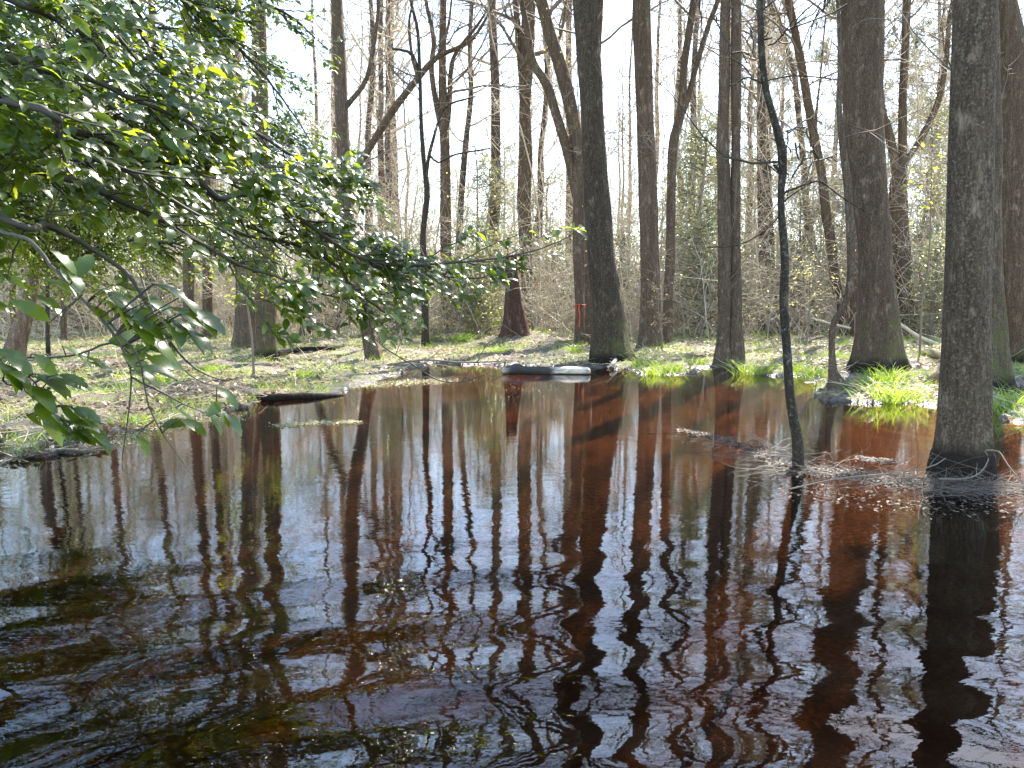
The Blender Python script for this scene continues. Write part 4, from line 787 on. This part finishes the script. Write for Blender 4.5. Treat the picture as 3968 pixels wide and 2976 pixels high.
raft([(3080, 1825), (3250, 1840), (3400, 1860), (3550, 1880), (3680, 1885)], 4200, .075, WET, 'debris_mat', 'wide mat of floating leaves and twigs before the biggest trunk', 'debris')
raft([(3100, 1900), (3500, 1960), (3900, 1960)], 450, .14, WET, 'debris_mat', 'loose wet leaf scraps drifting in front of the wide mat', 'debris')
raft([(3330, 1775), (3400, 1790), (3460, 1790)], 500, .04, WET, 'debris_mat', 'small raft of tan leaf bits behind the wide mat', 'debris')
ALG = leafmat('pollen_scum', (.38, .36, .18), (.5, .45, .2), .2, .5, .4, .3)
raft([(1080, 1652), (1200, 1640), (1380, 1638)], 1100, .06, ALG, 'scum_mat', 'streak of pale pollen scum on the water off the left bank', 'scum', sz=(.01, .03))
raft([(1400, 1500), (1600, 1480), (1750, 1478)], 1600, .22, ALG, 'scum_mat', 'yellowish scum in the shallows at the tip of the left bank', 'scum', sz=(.01, .035))
raft([(200, 1740), (420, 1720), (600, 1660), (900, 1620)], 1500, .14, ALG, 'scum_mat', 'pale scum floating along the edge of the left bank', 'scum', sz=(.01, .03))
raft([(1900, 1500), (2100, 1510), (1900, 1560)], 120, .3, ALG, 'scum_mat', 'scattered flecks floating in front of the log', 'scum', sz=(.01, .03))
# twigs of the debris mat
mb = MB(); n = 900; c = np.array([G(u, v) for u, v in ((2640, 1675), (2850, 1725), (3080, 1815), (3400, 1860), (3700, 1890), (3960, 1900))]); t = np.sqrt(rng.random(n))*(len(c)-1.001); i_ = t.astype(int); f = (t-i_)[:, None]
p = c[i_]*(1-f)+c[i_+1]*f+np.stack([rng.normal(0, .12, n), rng.normal(0, .13, n), np.zeros(n)], -1); p[:, 2] = .004; a = rng.uniform(0, 6.28, n)
pp, qq = grow(p, np.stack([np.cos(a), np.sin(a)*.7, rng.uniform(0, .3, n)], -1), rng.exponential(.16, n)+.05, rng.uniform(.001, .003, n), 6, .15, -.05); pp[:, :, 2] = np.maximum(pp[:, :, 2], .002); mb.tubes(pp, qq, 4)
tag(mb.build('twig_debris', TWIG_W), 'tangle of thin wet twigs caught in the floating mats', 'twigs', kind='stuff')
def arch(pts, label, r=.005):
    rows = np.array([[*P(u, v, y), r*(1-.6*k/len(pts))] for k, (u, v, y) in enumerate(pts)]); s = spline(rows, .03); mb = MB(); mb.tubes(s[:, :3], s[:, 3], 6)
    p_, q_ = spawn(s[None, :, :3], s[None, :, 3], 4, .2, .9, (25, 60), (.1, .25), .6, 5, .15, 0.); mb.tubes(p_, q_, 4); return tag(mb.build('bare_twig', TWIG), label, 'twig')
arch([(3820, 1745, 4.6), (3870, 1750, 4.6), (3905, 1800, 4.5), (3960, 1870, 4.4), (4020, 1930, 4.4)], 'bare arching twig right of the biggest trunk foot, running out of the picture')
arch([(3640, 1856, 4.6), (3740, 1855, 4.5), (3800, 1830, 4.5), (3830, 1780, 4.5), (3815, 1745, 4.5)], 'bare hooped twig curving up in front of the biggest trunk foot')
arch([(3060, 1895, 4.6), (3250, 1855, 4.6), (3440, 1835, 4.6), (3600, 1810, 4.6), (3665, 1775, 4.6)], 'long bare twig lying along the wide debris mat')
arch([(3190, 1755, 5.3), (3215, 1760, 5.3), (3240, 1820, 5.3)], 'short pale bent twig poking up right of the crooked sapling foot', .006)
arch([(2895, 1715, 6.1), (2915, 1700, 6.1), (2950, 1715, 6.1), (2985, 1760, 6.0)], 'forked dark twig rising from the narrow mat left of the crooked sapling', .010)
arch([(2762, 1780, 6), (2764, 1700, 6), (2766, 1650, 6)], 'thin upright dark stick in the water left of the crooked sapling', .006)
arch([(2510, 1680, 6.8), (2600, 1680, 6.8), (2680, 1662, 6.8)], 'thin bare twig floating alone in mid pond', .004)
arch([(1500, 1415, 13), (1640, 1395, 13), (1800, 1405, 13), (1940, 1400, 13)], 'long bare branch lying along the waterline left of the log', .02)

from mathutils import Matrix
for o in list(SC.objects):      # set each single-mesh thing's origin at its base
    if o.type == 'MESH' and o.parent is None and 'kind' not in o:
        co = np.array([v.co[:] for v in o.data.vertices]); c = Vector((float(co[:, 0].mean()), float(co[:, 1].mean()), float(co[:, 2].min())))
        o.data.transform(Matrix.Translation(-c)); o.location = c
print('verts', sum(len(o.data.vertices) for o in SC.objects if o.type == 'MESH'))
